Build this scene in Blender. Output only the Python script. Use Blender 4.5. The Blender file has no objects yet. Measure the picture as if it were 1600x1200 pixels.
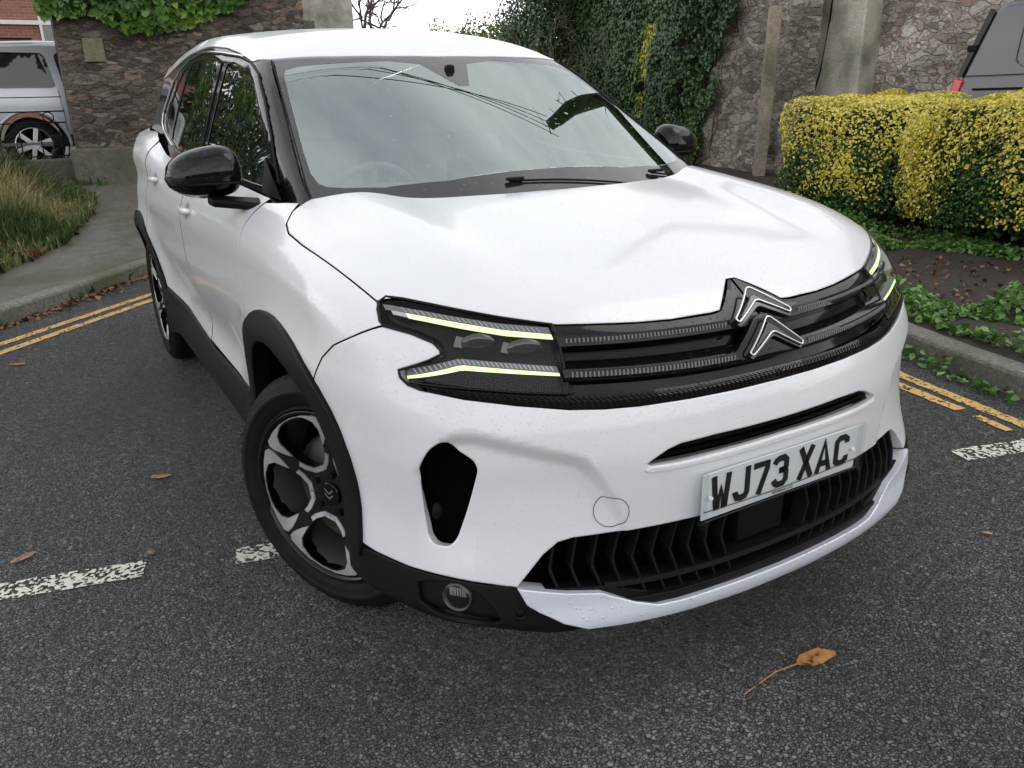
import bpy, math, random
import numpy as np
from mathutils import Vector, Matrix
from mathutils.geometry import delaunay_2d_cdt
R_=math.radians
scene=bpy.context.scene
C=scene.collection
# ------------------------------------------------------------------ camera
cam=bpy.data.cameras.new('camera');co=bpy.data.objects.new('camera',cam);C.objects.link(co)
cam.sensor_width=36;cam.lens=1246.66/1600*36;cam.clip_start=.05;cam.clip_end=1500
def cam_axes(yaw,pitch,roll):
    f=Vector((math.cos(pitch)*math.cos(yaw),math.cos(pitch)*math.sin(yaw),math.sin(pitch)))
    r=f.cross(Vector((0,0,1))).normalized();u=r.cross(f);c,s=math.cos(roll),math.sin(roll)
    return f,c*r+s*u,-s*r+c*u
CAMP=Vector((1.17264,-1.38371,1.35302))
f_,r_,u_=cam_axes(2.61980,-.340147,-.026373)
m=Matrix((r_,u_,-f_)).transposed().to_4x4();m.translation=CAMP;co.matrix_world=m
scene.camera=co
# ------------------------------------------------------------------ world: bright overcast sky
SUN_EL,SUN_ROT=R_(52),R_(20)
w=bpy.data.worlds.new('World');scene.world=w;w.use_nodes=True
nt=w.node_tree;N=nt.nodes;L=nt.links;N.clear()
out=N.new('ShaderNodeOutputWorld');bg=N.new('ShaderNodeBackground')
sky=N.new('ShaderNodeTexSky');sky.sky_type='NISHITA';sky.sun_disc=False;sky.sun_elevation=SUN_EL;sky.sun_rotation=SUN_ROT
sky.air_density=1.5;sky.dust_density=4
hs=N.new('ShaderNodeHueSaturation');hs.inputs['Saturation'].default_value=.35;L.new(sky.outputs[0],hs.inputs['Color'])
tc=N.new('ShaderNodeTexCoord');mp=N.new('ShaderNodeMapping');mp.inputs['Scale'].default_value=(1,1,2.2)
L.new(tc.outputs['Generated'],mp.inputs[0])
no=N.new('ShaderNodeTexNoise');no.inputs['Scale'].default_value=2.1;no.inputs['Detail'].default_value=6;no.inputs['Roughness'].default_value=.55
L.new(mp.outputs[0],no.inputs['Vector'])
rp=N.new('ShaderNodeValToRGB');L.new(no.outputs[0],rp.inputs[0])
rp.color_ramp.elements[0].position=.34;rp.color_ramp.elements[0].color=(6.6,7.0,7.6,1)
rp.color_ramp.elements[1].position=.66;rp.color_ramp.elements[1].color=(12.8,13.0,13.3,1)
mx=N.new('ShaderNodeMixRGB');mx.inputs[0].default_value=.88;L.new(hs.outputs[0],mx.inputs[1]);L.new(rp.outputs[0],mx.inputs[2])
sz_=N.new('ShaderNodeSeparateXYZ');L.new(tc.outputs['Generated'],sz_.inputs[0])
hr=N.new('ShaderNodeValToRGB');L.new(sz_.outputs[2],hr.inputs[0]);hr.color_ramp.elements[0].position=0;hr.color_ramp.elements[0].color=(1.78,1.74,1.69,1)
hr.color_ramp.elements[1].position=.9;hr.color_ramp.elements[1].color=(.64,.65,.67,1)
mh=N.new('ShaderNodeMixRGB');mh.blend_type='MULTIPLY';mh.inputs[0].default_value=1;L.new(mx.outputs[0],mh.inputs[1]);L.new(hr.outputs[0],mh.inputs[2])
L.new(mh.outputs[0],bg.inputs['Color']);bg.inputs['Strength'].default_value=.118
L.new(bg.outputs[0],out.inputs[0])
sl=bpy.data.lights.new('sun','SUN');sl.energy=.5;sl.angle=R_(35);sl.color=(1,.97,.93)
so=bpy.data.objects.new('sun',sl);C.objects.link(so)
# sun direction matches the sky's sun_rotation / elevation
sd_=Vector((math.sin(SUN_ROT)*math.cos(SUN_EL),math.cos(SUN_ROT)*math.cos(SUN_EL),math.sin(SUN_EL)))
so.rotation_euler=(-sd_).to_track_quat('-Z','Y').to_euler();so.location=(0,0,20)
vs=scene.view_settings;vs.view_transform='Standard';vs.look='None';vs.exposure=.22;vs.gamma=1
# ------------------------------------------------------------------ materials
def mat(name):
    m=bpy.data.materials.new(name);m.use_nodes=True;nt=m.node_tree;b=nt.nodes['Principled BSDF'];return m,nt,b
def nd(nt,t,**k):
    n=nt.nodes.new(t)
    for a,v in k.items():
        if a.startswith('i_'): n.inputs[a[2:].replace('_',' ')].default_value=v
        else: setattr(n,a,v)
    return n
def ramp(nt,src,stops):
    r=nt.nodes.new('ShaderNodeValToRGB');e=r.color_ramp.elements
    e[0].position,e[0].color=stops[0][0],(*stops[0][1],1)
    e[1].position,e[1].color=stops[-1][0],(*stops[-1][1],1)
    for p,c in stops[1:-1]:
        x=e.new(p);x.color=(*c,1)
    nt.links.new(src,r.inputs[0]);return r.outputs[0]
def g3(v): return (v,v,v)
def objco(nt,scale=(1,1,1),rot=(0,0,0)):
    t=nd(nt,'ShaderNodeTexCoord');m=nd(nt,'ShaderNodeMapping');m.inputs['Scale'].default_value=scale;m.inputs['Rotation'].default_value=rot
    nt.links.new(t.outputs['Object'],m.inputs[0]);return m.outputs[0]
def bump(nt,b,h,strength=.3,dist=.002,prev=None):
    n=nd(nt,'ShaderNodeBump');n.inputs['Strength'].default_value=strength;n.inputs['Distance'].default_value=dist
    nt.links.new(h,n.inputs['Height'])
    if prev: nt.links.new(prev,n.inputs['Normal'])
    if b: nt.links.new(n.outputs[0],b.inputs['Normal'])
    return n.outputs[0]
def math_(nt,op,a,b=None,c=None):
    n=nd(nt,'ShaderNodeMath',operation=op)
    for i,v in enumerate((a,b,c)):
        if v is None: continue
        if isinstance(v,(int,float)): n.inputs[i].default_value=v
        else: nt.links.new(v,n.inputs[i])
    return n.outputs[0]
def drops(nt,b,scale=150,frac=.45,dist=.0012,stretch=(1,1,1)):
    """rain drops standing on a surface, as relief"""
    co=objco(nt,stretch)
    hs=[]
    for sc,fr in ((scale,frac),(scale*2.3,frac*1.2)):
        v=nd(nt,'ShaderNodeTexVoronoi');v.inputs['Scale'].default_value=sc;v.inputs['Randomness'].default_value=1
        nt.links.new(co,v.inputs['Vector'])
        sp=nd(nt,'ShaderNodeSeparateColor');nt.links.new(v.outputs['Color'],sp.inputs[0])
        big=math_(nt,'LESS_THAN',sp.outputs[0],fr)
        rad=math_(nt,'MULTIPLY_ADD',sp.outputs[1],.22,.12)
        q=math_(nt,'DIVIDE',v.outputs['Distance'],rad)
        q=math_(nt,'MULTIPLY',q,q);q=math_(nt,'SUBTRACT',1.0,q);q=math_(nt,'MAXIMUM',q,0.0);q=math_(nt,'SQRT',q)
        q=math_(nt,'MULTIPLY',q,big);hs.append(math_(nt,'MULTIPLY',q,scale/sc))
    h=math_(nt,'MAXIMUM',hs[0],hs[1])
    return bump(nt,b,h,1.0,dist)
def simple(name,col,rough=.5,metal=0,coat=0,spec=.5,drop=None):
    m,nt,b=mat(name);b.inputs['Base Color'].default_value=(*col,1);b.inputs['Roughness'].default_value=rough
    b.inputs['Metallic'].default_value=metal;b.inputs['Coat Weight'].default_value=coat;b.inputs['Coat Roughness'].default_value=.03
    b.inputs['Specular IOR Level'].default_value=spec
    if drop:
        n=drops(nt,b,*drop)
        if coat: nt.links.new(n,b.inputs['Coat Normal'])
    return m
M={}
M['paint']=simple('white_paint',(.68,.69,.70),.30,0,.75,.5,(170,.6,.0007))
M['paint'].node_tree.nodes['Principled BSDF'].inputs['Coat Roughness'].default_value=.09
M['skid']=simple('silver_white_paint',(.66,.68,.74),.28,.15,1,.5,(90,.5,.0014))
M['gloss']=simple('gloss_black',(.004,.004,.005),.05,0,0,.33,(110,.35,.0010))
M['piano']=simple('piano_black',(.002,.002,.003),.08,0,0,.25)
def plastic(name,c,r,sc=900,d=.0004):
    m,nt,b=mat(name);b.inputs['Base Color'].default_value=(c,c,c*1.05,1);b.inputs['Roughness'].default_value=r;b.inputs['Specular IOR Level'].default_value=.13
    n=nd(nt,'ShaderNodeTexNoise');n.inputs['Scale'].default_value=sc;nt.links.new(objco(nt),n.inputs['Vector'])
    p=bump(nt,None,n.outputs[0],.5,d)
    n2=nd(nt,'ShaderNodeTexNoise');n2.inputs['Scale'].default_value=9;nt.links.new(objco(nt),n2.inputs['Vector'])
    nt.links.new(math_(nt,'MULTIPLY_ADD',n2.outputs[0],.25,r-.12),b.inputs['Roughness'])
    nt.links.new(p,b.inputs['Normal']);return m
M['clad']=plastic('black_cladding',.007,.50)
M['dark']=plastic('dark_plastic',.005,.6)
M['liner']=plastic('dark_liner',.0015,.95);M['liner'].node_tree.nodes['Principled BSDF'].inputs['Specular IOR Level'].default_value=.02
M['chrome']=simple('chrome',(.62,.62,.63),.14,1)
M['satin']=simple('satin_silver',(.60,.61,.62),.36,.85)
M['reflector']=simple('reflector',(.5,.5,.52),.1,1)
M['dash']=simple('dash_grey',(.30,.31,.32),.35,.3)
M['plate']=simple('plate_white',(.74,.75,.76),.3)
M['ink']=simple('plate_ink',(.006,.006,.007),.4)
M['brake']=simple('brake_steel',(.17,.16,.15),.45,.3)
M['red']=simple('red_lens',(.55,.01,.015),.1,0,1)
M['seat']=simple('seat_fabric',(.13,.13,.135),.9)
M['dashb']=simple('dashboard_grey',(.06,.062,.065),.6)
def glass(name,tint,ior,rough=.0,drop=None,refl=(1,1,1)):
    m=bpy.data.materials.new(name);m.use_nodes=True;nt=m.node_tree;nt.nodes.clear()
    o=nd(nt,'ShaderNodeOutputMaterial');tr=nd(nt,'ShaderNodeBsdfTransparent');tr.inputs[0].default_value=(*tint,1)
    gl=nd(nt,'ShaderNodeBsdfGlossy');gl.inputs['Roughness'].default_value=rough;gl.inputs[0].default_value=(*refl,1)
    fr=nd(nt,'ShaderNodeFresnel');fr.inputs[0].default_value=ior
    mxs=nd(nt,'ShaderNodeMixShader');ge=nd(nt,'ShaderNodeNewGeometry');inv=math_(nt,'SUBTRACT',1.0,ge.outputs['Backfacing']);nt.links.new(math_(nt,'MULTIPLY',fr.outputs[0],inv),mxs.inputs[0]);nt.links.new(tr.outputs[0],mxs.inputs[1]);nt.links.new(gl.outputs[0],mxs.inputs[2])
    nt.links.new(mxs.outputs[0],o.inputs[0])
    if drop:
        n=drops(nt,None,*drop);nt.links.new(n,gl.inputs['Normal']);nt.links.new(n,fr.inputs['Normal'])
    return m
M['wglass']=glass('windscreen_glass',(.84,.93,.89),4.3,0,(40,.04,.0006),(.92,1,.97))
M['sglass']=glass('side_glass',(.20,.30,.26),1.75,0,(120,.35,.0002))
M['tglass']=glass('tinted_glass',(.05,.06,.06),1.75,0,(120,.35,.0002))
M['lens']=glass('lamp_lens',(.92,.93,.93),1.33,0,None,(.55,.55,.55))
M['acrylic']=glass('clear_acrylic',(.95,.96,.96),1.4,.02)
def emis(name,col,st):
    m,nt,b=mat(name);b.inputs['Base Color'].default_value=(*col,1);b.inputs['Emission Color'].default_value=(*col,1);b.inputs['Emission Strength'].default_value=st;return m
M['drl']=emis('running_light',(.68,.90,.40),.90)
M['drl2']=emis('running_light_far',(.9,1,.86),1.1)
def rubber():
    m,nt,b=mat('tyre_rubber');b.inputs['Roughness'].default_value=.6;b.inputs['Specular IOR Level'].default_value=.13
    n=nd(nt,'ShaderNodeTexNoise');n.inputs['Scale'].default_value=14;nt.links.new(objco(nt),n.inputs['Vector'])
    nt.links.new(ramp(nt,n.outputs[0],[(.3,g3(.005)),(.7,g3(.010))]),b.inputs['Base Color']);return m
M['rubber']=rubber()
M['barrel']=simple('wheel_barrel',(.10,.10,.105),.35,.4)
# ------------------------------------------------------------------ object helpers
def tag(o,label=None,cat=None,group=None,kind=None):
    if label: o['label']=label
    if cat: o['category']=cat
    if group: o['group']=group
    if kind: o['kind']=kind
    return o
def empty(name,loc=(0,0,0),rz=0,label=None,cat=None,group=None,parent=None):
    o=bpy.data.objects.new(name,None);C.objects.link(o);o.location=loc;o.rotation_euler=(0,0,rz);o.empty_display_size=.2
    if parent: o.parent=parent
    return tag(o,label,cat,group)
def meshobj(name,V,F,m=None,parent=None,smooth=True,normals=None,mats=None,fmat=None):
    me=bpy.data.meshes.new(name);me.from_pydata([tuple(map(float,v)) for v in V],[],[tuple(map(int,f)) for f in F])
    if mats:
        for x in mats: me.materials.append(x)
        if fmat is not None: me.polygons.foreach_set('material_index',fmat)
    elif m: me.materials.append(m)
    if smooth: me.polygons.foreach_set('use_smooth',[True]*len(me.polygons))
    me.update()
    if normals is not None: me.normals_split_custom_set_from_vertices([tuple(map(float,n)) for n in normals])
    o=bpy.data.objects.new(name,me);C.objects.link(o)
    if parent: o.parent=parent
    return o
class MB:
    """mesh collector"""
    def __init__(s): s.V=[];s.F=[]
    def add(s,V,F):
        n=len(s.V);s.V+= [tuple(v) for v in V];s.F+=[tuple(i+n for i in f) for f in F];return s
    def box(s,c,d,rot=None):
        V=[Vector((x*d[0]/2,y*d[1]/2,z*d[2]/2)) for x in(-1,1) for y in(-1,1) for z in(-1,1)]
        if rot: V=[rot@v for v in V]
        V=[v+Vector(c) for v in V]
        return s.add(V,[(0,1,3,2),(4,6,7,5),(0,4,5,1),(2,3,7,6),(0,2,6,4),(1,5,7,3)])
    def tube(s,pts,r,n=8,cap=True):
        pts=[Vector(p) for p in pts];rs=r if hasattr(r,'__len__') else [r]*len(pts)
        V=[];up=Vector((0,0,1))
        for i,p in enumerate(pts):
            t=(pts[min(i+1,len(pts)-1)]-pts[max(i-1,0)]).normalized()
            a=t.cross(up)
            if a.length<.05:a=t.cross(Vector((1,0,0)))
            a.normalize();b=a.cross(t)
            for k in range(n):
                q=2*math.pi*k/n;V.append(p+(a*math.cos(q)+b*math.sin(q))*rs[i])
        F=[(i*n+k,i*n+(k+1)%n,(i+1)*n+(k+1)%n,(i+1)*n+k) for i in range(len(pts)-1) for k in range(n)]
        if cap: F+=[tuple(range(n))[::-1],tuple((len(pts)-1)*n+k for k in range(n))]
        return s.add(V,F)
    def build(s,name,m,parent=None,smooth=False,bevel=0):
        o=meshobj(name,s.V,s.F,m,parent,smooth)
        if bevel:
            b=o.modifiers.new('bevel','BEVEL');b.width=bevel;b.segments=2;b.limit_method='ANGLE';b.harden_normals=False
        return o
def smooth_obj(o,ang=40):
    me=o.data;me.polygons.foreach_set('use_smooth',[True]*len(me.polygons))
    try: me.set_sharp_from_angle(angle=R_(ang))
    except Exception: pass
    return o
# ------------------------------------------------------------------ implicit car body (x forward, y left, z up)
# car coords: x fwd (nose 0), y left, z up
def smax(a,b,k):
    h=np.maximum(k-np.abs(a-b),0)/k
    return np.maximum(a,b)+h*h*k*.25
def smin(a,b,k): return -smax(-a,-b,k)
def sst(a,b,x):
    t=np.clip((x-a)/(b-a),0,1);return t*t*(3-2*t)
_cs={}
def spl(key,xs,ys):
    # natural-ish monotone cubic (pchip) evaluator
    xs=np.array(xs,float);ys=np.array(ys,float);h=np.diff(xs);d=np.diff(ys)/h;m=np.zeros_like(xs)
    for i in range(1,len(xs)-1):
        if d[i-1]*d[i]>0:
            w1=2*h[i]+h[i-1];w2=h[i]+2*h[i-1];m[i]=(w1+w2)/(w1/d[i-1]+w2/d[i])
    m[0]=d[0];m[-1]=d[-1]
    _cs[key]=(xs,ys,m)
def ev(key,x):
    xs,ys,m=_cs[key];x=np.clip(x,xs[0],xs[-1]);i=np.clip(np.searchsorted(xs,x)-1,0,len(xs)-2)
    h=xs[i+1]-xs[i];t=(x-xs[i])/h
    return (2*t**3-3*t**2+1)*ys[i]+(t**3-2*t**2+t)*h*m[i]+(-2*t**3+3*t**2)*ys[i+1]+(t**3-t**2)*h*m[i+1]
spl('x0',[.15,.22,.27,.35,.45,.55,.62,.70,.75,.80,.88,.93,.97,1.02,1.1],[-.03,.01,.03,.027,.022,.020,.018,.002,-.015,-.04,-.08,-.115,-.155,-.22,-.36])
spl('hz',[-1.6,-1.1,-.88,-.7,-.5,-.3,-.15,0,.1],[1.15,1.125,1.10,1.075,1.038,.99,.945,.90,.86])
# side half-width by height (mid body) and by x multiplier
spl('yz',[.15,.25,.35,.5,.65,.8,.92,1.0,1.08,1.2],[.84,.875,.875,.865,.88,.90,.90,.885,.845,.72])
spl('yx',[-4.5,-4.3,-4.0,-3.7,-3.2,-2.4,-1.6,-1.0,-.6,-.3,0],[-.16,-.09,-.03,.0,.0,.0,.0,.0,-.01,-.02,-.03])
spl('rz',[-4.5,-4.2,-3.8,-3.4,-3.0,-2.6,-2.2,-1.9,-1.7,-1.4],[1.50,1.56,1.615,1.645,1.665,1.668,1.648,1.605,1.566,1.50])
def lower(x,y,z):
    a=np.abs(y)
    # front
    s=(.365-.075*sst(.5,.27,z))*a**2.3
    f=(x-(ev('x0',z)-s))/np.sqrt(1+(.85*a**1.3)**2)
    # cheek pocket behind the side inlet
    ze=.722-1.05*np.maximum(.70-a,0)**1.0*.30-9.0*np.maximum(.52-a,0)**2*1.6-14*np.maximum(a-.725,0)**2
    m=sst(0,.045,ze-z)*sst(.37,.46,a)*sst(.81,.775,a)*sst(.39,.60,z)
    f=f+.024*m
    # top
    ridge=.022*np.exp(-((a-.60)/.10)**2)*sst(-.15,-.5,x)
    zt=ev('hz',x)+ridge-.012*(a/.6)**2-.35*np.maximum(a-.66,0)**1.8+.13*sst(-2.5,-3.6,x)
    t=(z-zt)*.96
    # side, with arch flares
    ys=ev('yz',z)+ev('yx',x)
    for cx in (-.90,-3.65):
        r=np.hypot(x-cx,z-.35)
        ys=ys+.03*np.exp(-((r-.44)/.13)**2)*sst(.95,.75,z)
    # door scallop
    ys=ys-.028*sst(-1.5,-1.8,x)*sst(-3.1,-2.8,x)*np.exp(-((z-.50)/.13)**2)
    sd=a-ys
    rr=-(x)-(4.47-.25*a**2-.30*np.maximum(z-.9,0)-.12*np.maximum(.6-z,0))
    bt=.235+.045*sst(.5,.75,a)-z
    sd=sd-.17*sst(-2.6,-3.5,x)*sst(1.0,1.25,z)
    d=smax(f,sd,.20)
    d=smax(d,t,.10)
    d=smax(d,rr,.2);d=smax(d,bt,.03)
    return d
def upper(x,y,z):
    a=np.abs(y)
    zz=np.clip(z,1.0,1.7)
    w=(x-(-.905-(zz-1.10)*1.98 - (.36-.10*(zz-1.1)/.4)*a**2))*.45
    zt=ev('rz',x)+.022*sst(-2.2,-3.0,x)-(.05-.018*sst(-1.9,-2.8,x))*(a/.55)**2.2
    t=z-zt
    ys=.80-.30*(z-1.05)-.10*np.maximum(z-1.05,0)**2 +.038*sst(-1.9,-2.7,x)- .03*sst(-3,-4.2,x)-.035*sst(-1.9,-1.2,x)*sst(1.6,1.0,z)
    sd=a-ys
    rr=(-(x)-(4.33-.2*a**2-.5*(z-1.1)))*.8
    d=smax(w,sd,.05);d=smax(d,t,.07);d=smax(d,rr,.15)
    return np.maximum(d,.9-z)
def body(x,y,z):
    return smin(lower(x,y,z),upper(x,y,z),.03)
def fnorm(p,fn,e=2e-4):
    x,y,z=p.T
    n=np.stack([fn(x+e,y,z)-fn(x-e,y,z),fn(x,y+e,z)-fn(x,y-e,z),fn(x,y,z+e)-fn(x,y,z-e)],1)
    return n/np.maximum(np.linalg.norm(n,axis=1)[:,None],1e-9)
def ch_F(p): return np.stack([np.arctan2(p[:,1],p[:,0]+1.0)*.95,p[:,2]],1)
def ray_F(u):
    t=u[:,0]/.95;z=np.zeros_like(t);return np.stack([z-1.0,z,u[:,1]],1),np.stack([np.cos(t),np.sin(t),z],1),1.6
def ch_R(p): return np.stack([np.arctan2(p[:,1],-(p[:,0]+3.4))*.9,p[:,2]],1)
def ray_R(u):
    t=u[:,0]/.9;z=np.zeros_like(t);return np.stack([z-3.4,z,u[:,1]],1),np.stack([-np.cos(t),np.sin(t),z],1),1.6
def ch_T(p): return p[:,:2].copy()
def ray_T(u):
    z=np.zeros(len(u));return np.stack([u[:,0],u[:,1],z+.5],1),np.stack([z,z,z+1],1),1.4
def cyl(zc,R):
    def ch(p): return np.stack([p[:,0],np.arctan2(p[:,1],p[:,2]-zc)*R],1)
    def ray(u):
        t=u[:,1]/R;z=np.zeros_like(t);return np.stack([u[:,0],z,z+zc],1),np.stack([z,np.sin(t),np.cos(t)],1),1.3
    return ch,ray
CH={'F':(ch_F,ray_F),'T':(ch_T,ray_T),'S':cyl(.55,.85),'G':cyl(.95,.65),'R':(ch_R,ray_R)}
def project(u,chart,fn):
    O,D,tm=CH[chart][1](u);t=np.full(len(u),tm)
    for i in range(70):
        p=O+D*t[:,None];d=fn(p[:,0],p[:,1],p[:,2]);t=np.maximum(t-np.clip(d,-.02,.2)*.85,.02)
        if i>6 and np.abs(d).max()<1.5e-5: break
    return O+D*t[:,None]
def dens(P,res,closed=True):
    P=np.asarray(P,float);out=[]
    n=len(P)
    for i in range(n if closed else n-1):
        a,b=P[i],P[(i+1)%n];m=max(1,int(math.ceil(np.linalg.norm(b-a)/res)))
        for k in range(m): out.append(a+(b-a)*k/m)
    if not closed: out.append(P[-1])
    return np.array(out)
def area(P): x,y=P[:,0],P[:,1];return .5*np.sum(x*np.roll(y,-1)-y*np.roll(x,-1))
def inset(P,d):
    """move a CCW polygon's points inward by d"""
    a=P-np.roll(P,1,0);b=np.roll(P,-1,0)-P
    na=np.stack([-a[:,1],a[:,0]],1);nb=np.stack([-b[:,1],b[:,0]],1)
    na/=np.maximum(np.linalg.norm(na,axis=1)[:,None],1e-9);nb/=np.maximum(np.linalg.norm(nb,axis=1)[:,None],1e-9)
    n=na+nb;L=np.linalg.norm(n,axis=1)[:,None];n=n/np.maximum(L,.6)
    c=np.maximum((n*na).sum(1)[:,None],.5);return P+n*d/c
def pip(q,P):
    x,y=q[:,0],q[:,1];r=np.zeros(len(q),bool);n=len(P)
    for i in range(n):
        x1,y1=P[i];x2,y2=P[(i+1)%n]
        if y1==y2: continue
        c=((y1>y)!=(y2>y))&(x<(x2-x1)*(y-y1)/(y2-y1)+x1);r^=c
    return r
def dseg(q,P):
    d=np.full(len(q),9.)
    for i in range(len(P)):
        a=P[i];b=P[(i+1)%len(P)];ab=b-a;t=np.clip(((q-a)@ab)/max(ab@ab,1e-12),0,1);d=np.minimum(d,np.linalg.norm(q-(a+t[:,None]*ab),axis=1))
    return d
def spline_pts(P,it=2):
    """Chaikin-like rounding for closed polygons"""
    P=np.asarray(P,float)
    for _ in range(it):
        a=P;b=np.roll(P,-1,0);P=np.stack([a*.8+b*.2,a*.2+b*.8],1).reshape(-1,P.shape[1])
    return P
def rounded(P,r,k=4):
    """round the corners of a closed 3D polygon with radius about r"""
    P=np.asarray(P,float);out=[];n=len(P)
    for i in range(n):
        p=P[i];a=P[i-1]-p;b=P[(i+1)%n]-p;la,lb=np.linalg.norm(a),np.linalg.norm(b)
        ca=abs(np.dot(a,b)/max(la*lb,1e-9)+1)
        if ca<.06: out.append(p);continue
        s=min(r,la*.45,lb*.45);A=p+a/la*s;B=p+b/lb*s
        for j in range(k+1):
            t=j/k;out.append((1-t)**2*A+2*t*(1-t)*p+t*t*B)
    return np.array(out)
def p3(L):
    """accept (y,z) for front pieces or (x,y,z)"""
    out=[]
    for q in L:
        if len(q)==2:
            x=.3
            for _ in range(40):
                x-=float(np.clip(body(np.array([x]),np.array([q[0]]),np.array([q[1]]))[0],-.02,.2))*.9
            out.append((x,q[0],q[1]))
        else: out.append(q)
    return np.array(out,float)
def panel(name,chart,outer,mat,parent,holes=(),res=.022,off=0.,gap=.0012,groove=.0028,gd=.0016,flange=.012,hflange=.018,fn=None,mirror=False,rnd=0,disp=None,snap=None,dark=False):
    base=fn or body
    f=(lambda x,y,z:base(x,y,z)-off) if off else base
    ch,ray=CH[chart]
    isthree=lambda l:any(len(q)==3 for q in l)
    def toch(L):
        src=L;L=p3(L)
        if rnd: L=rounded(L,rnd)
        if snap if snap is not None else (chart in 'FST' and isthree(src)):
            L=dens(L,.012)
            for _ in range(14):
                d=base(L[:,0],L[:,1],L[:,2]);L=L-fnorm(L,base)*(np.clip(d,-.05,.05)*.9)[:,None]
        elif chart=='F' and True:
            # snap x on the surface first for (y,z) input
            x=np.full(len(L),.3)
            for _ in range(60): x=x-np.clip(f(x,L[:,1],L[:,2]),-.02,.2)*.9
            near=np.abs(L[:,0]-x)<.2
            L=L.copy();L[near,0]=x[near]
        u=ch(L)
        if area(u)<0:u=u[::-1]
        return dens(u,res*.6)
    O=toch(outer);Hs=[toch(h) for h in holes]
    if gap: O=inset(O,gap)
    rings=[(O,+1)]+[(h[::-1],-1) for h in Hs]       # holes turned clockwise: 'inside' is again to the left
    V2=[];E=[];tags=[]
    for P,s in rings:
        I=inset(P,groove)
        for Q,t in ((P,1),(I,0)):
            n0=len(V2);V2+=list(Q);tags+=[t]*len(Q);E+=[(n0+i,n0+(i+1)%len(Q)) for i in range(len(Q))]
    lo=O.min(0);hi=O.max(0)
    gx=np.arange(lo[0]+res*.5,hi[0],res);gy=np.arange(lo[1]+res*.5,hi[1],res*.87)
    G=np.array([(x+(j%2)*res*.5,y) for j,y in enumerate(gy) for x in gx]) if len(gx) and len(gy) else np.zeros((0,2))
    if len(G):
        ok=pip(G,O)
        for h in Hs: ok&=~pip(G,h)
        G=G[ok]
        if len(G):
            d=dseg(G,O)
            for h in Hs:d=np.minimum(d,dseg(G,h))
            G=G[d>res*.55+groove]
    allV=[Vector((float(a),float(b))) for a,b in V2]+[Vector((float(a),float(b))) for a,b in G]
    tv,te,tf,ov,oe,of=delaunay_2d_cdt(allV,E,[],0,1e-6)
    U=np.array([(v.x,v.y) for v in tv])
    tg=np.array([max([tags[k] for k in o if k<len(tags)],default=0) for o in ov])
    cen=np.array([U[list(t)].mean(0) for t in tf]);ok=pip(cen,O)
    for h in Hs: ok&=~pip(cen,h)
    F=[tf[i] if True else 0 for i in np.nonzero(ok)[0]]
    X=project(U,chart,f)
    Nn=fnorm(X,f)
    if disp is not None: X=X+Nn*disp(X)[:,None]
    # edge vertices drop into the seam
    Xg=X-Nn*(tg*gd)[:,None]
    # orientation
    F2=[]
    for t in F:
        a,b,c=(Xg[i] for i in t);nn=np.cross(b-a,c-a)
        if nn@Nn[t[0]]<0:t=(t[0],t[2],t[1])
        F2.append(tuple(t))
    V=list(Xg);NN=list(Nn)
    # flange: boundary edges of the triangle set whose both ends are tagged
    cnt={}
    for t in F2:
        for a,b in ((t[0],t[1]),(t[1],t[2]),(t[2],t[0])): cnt[(a,b)]=1
    bnd=[e for e in cnt if (e[1],e[0]) not in cnt]
    # outward normals at the rim
    rim={}
    for a,b in bnd:
        e=Xg[b]-Xg[a];o=np.cross(e,Nn[a]);o/=max(np.linalg.norm(o),1e-9)
        for k in (a,b): rim[k]=rim.get(k,0)+o
    for k,o in rim.items():
        o=o/max(np.linalg.norm(o),1e-9);rim[k]=o
        NN[k]=Nn[k]*.75+o*.66
    nflat=len(F2)
    if flange:
        m1={};
        isO=lambda k:dseg(U[k:k+1],O)[0]<1e-4
        for k in rim:
            dp=flange if (not Hs or isO(k)) else hflange
            m1[k]=(len(V),len(V)+1);V+=[Xg[k],Xg[k]-Nn[k]*dp];NN+=[rim[k],rim[k]]
        for a,b in bnd:
            if a in m1 and b in m1: F2.append((m1[b][0],m1[a][0],m1[a][1],m1[b][1]))
    V=np.array(V);NN=np.array(NN);NN/=np.maximum(np.linalg.norm(NN,axis=1)[:,None],1e-9)
    used=sorted({i for t in F2 for i in t});mp={k:i for i,k in enumerate(used)}
    V=V[used];NN=NN[used];F2=[tuple(mp[i] for i in t) for t in F2]
    mk_=dict(mats=[mat,M['liner']],fmat=[0]*nflat+[1]*(len(F2)-nflat)) if dark else {}  # edge flanges coloured dark: the shade in the panel gaps is painted
    o=meshobj(name,V,F2,mat,parent,True,NN,**mk_)
    if mirror:
        par=mirror if not isinstance(mirror,bool) else parent
        V2_=V*[1,-1,1];N2=NN*[1,-1,1];o2=meshobj(name,V2_,[t[::-1] for t in F2],mat,par,True,N2,**mk_)
        return o,o2
    return o
def sym(half):
    """half outline from centre top to centre bottom with y>=0 -> closed outline"""
    h=[tuple(q) for q in half];m=[]
    for q in reversed(h):
        yi=0 if len(q)==2 else 1
        if abs(q[yi])<1e-6: continue
        q=list(q);q[yi]=-q[yi];m.append(tuple(q))
    return h+m
def onsurf(L,off=0.,fn=None):
    """(y,z) list -> points on the front surface, pushed out by off"""
    base=fn or body;L=np.asarray(L,float);x=np.full(len(L),.3)
    for _ in range(60): x=x-np.clip(base(x,L[:,0],L[:,1]),-.02,.2)*.9
    p=np.stack([x,L[:,0],L[:,1]],1);return p+fnorm(p,base)*off
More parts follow.
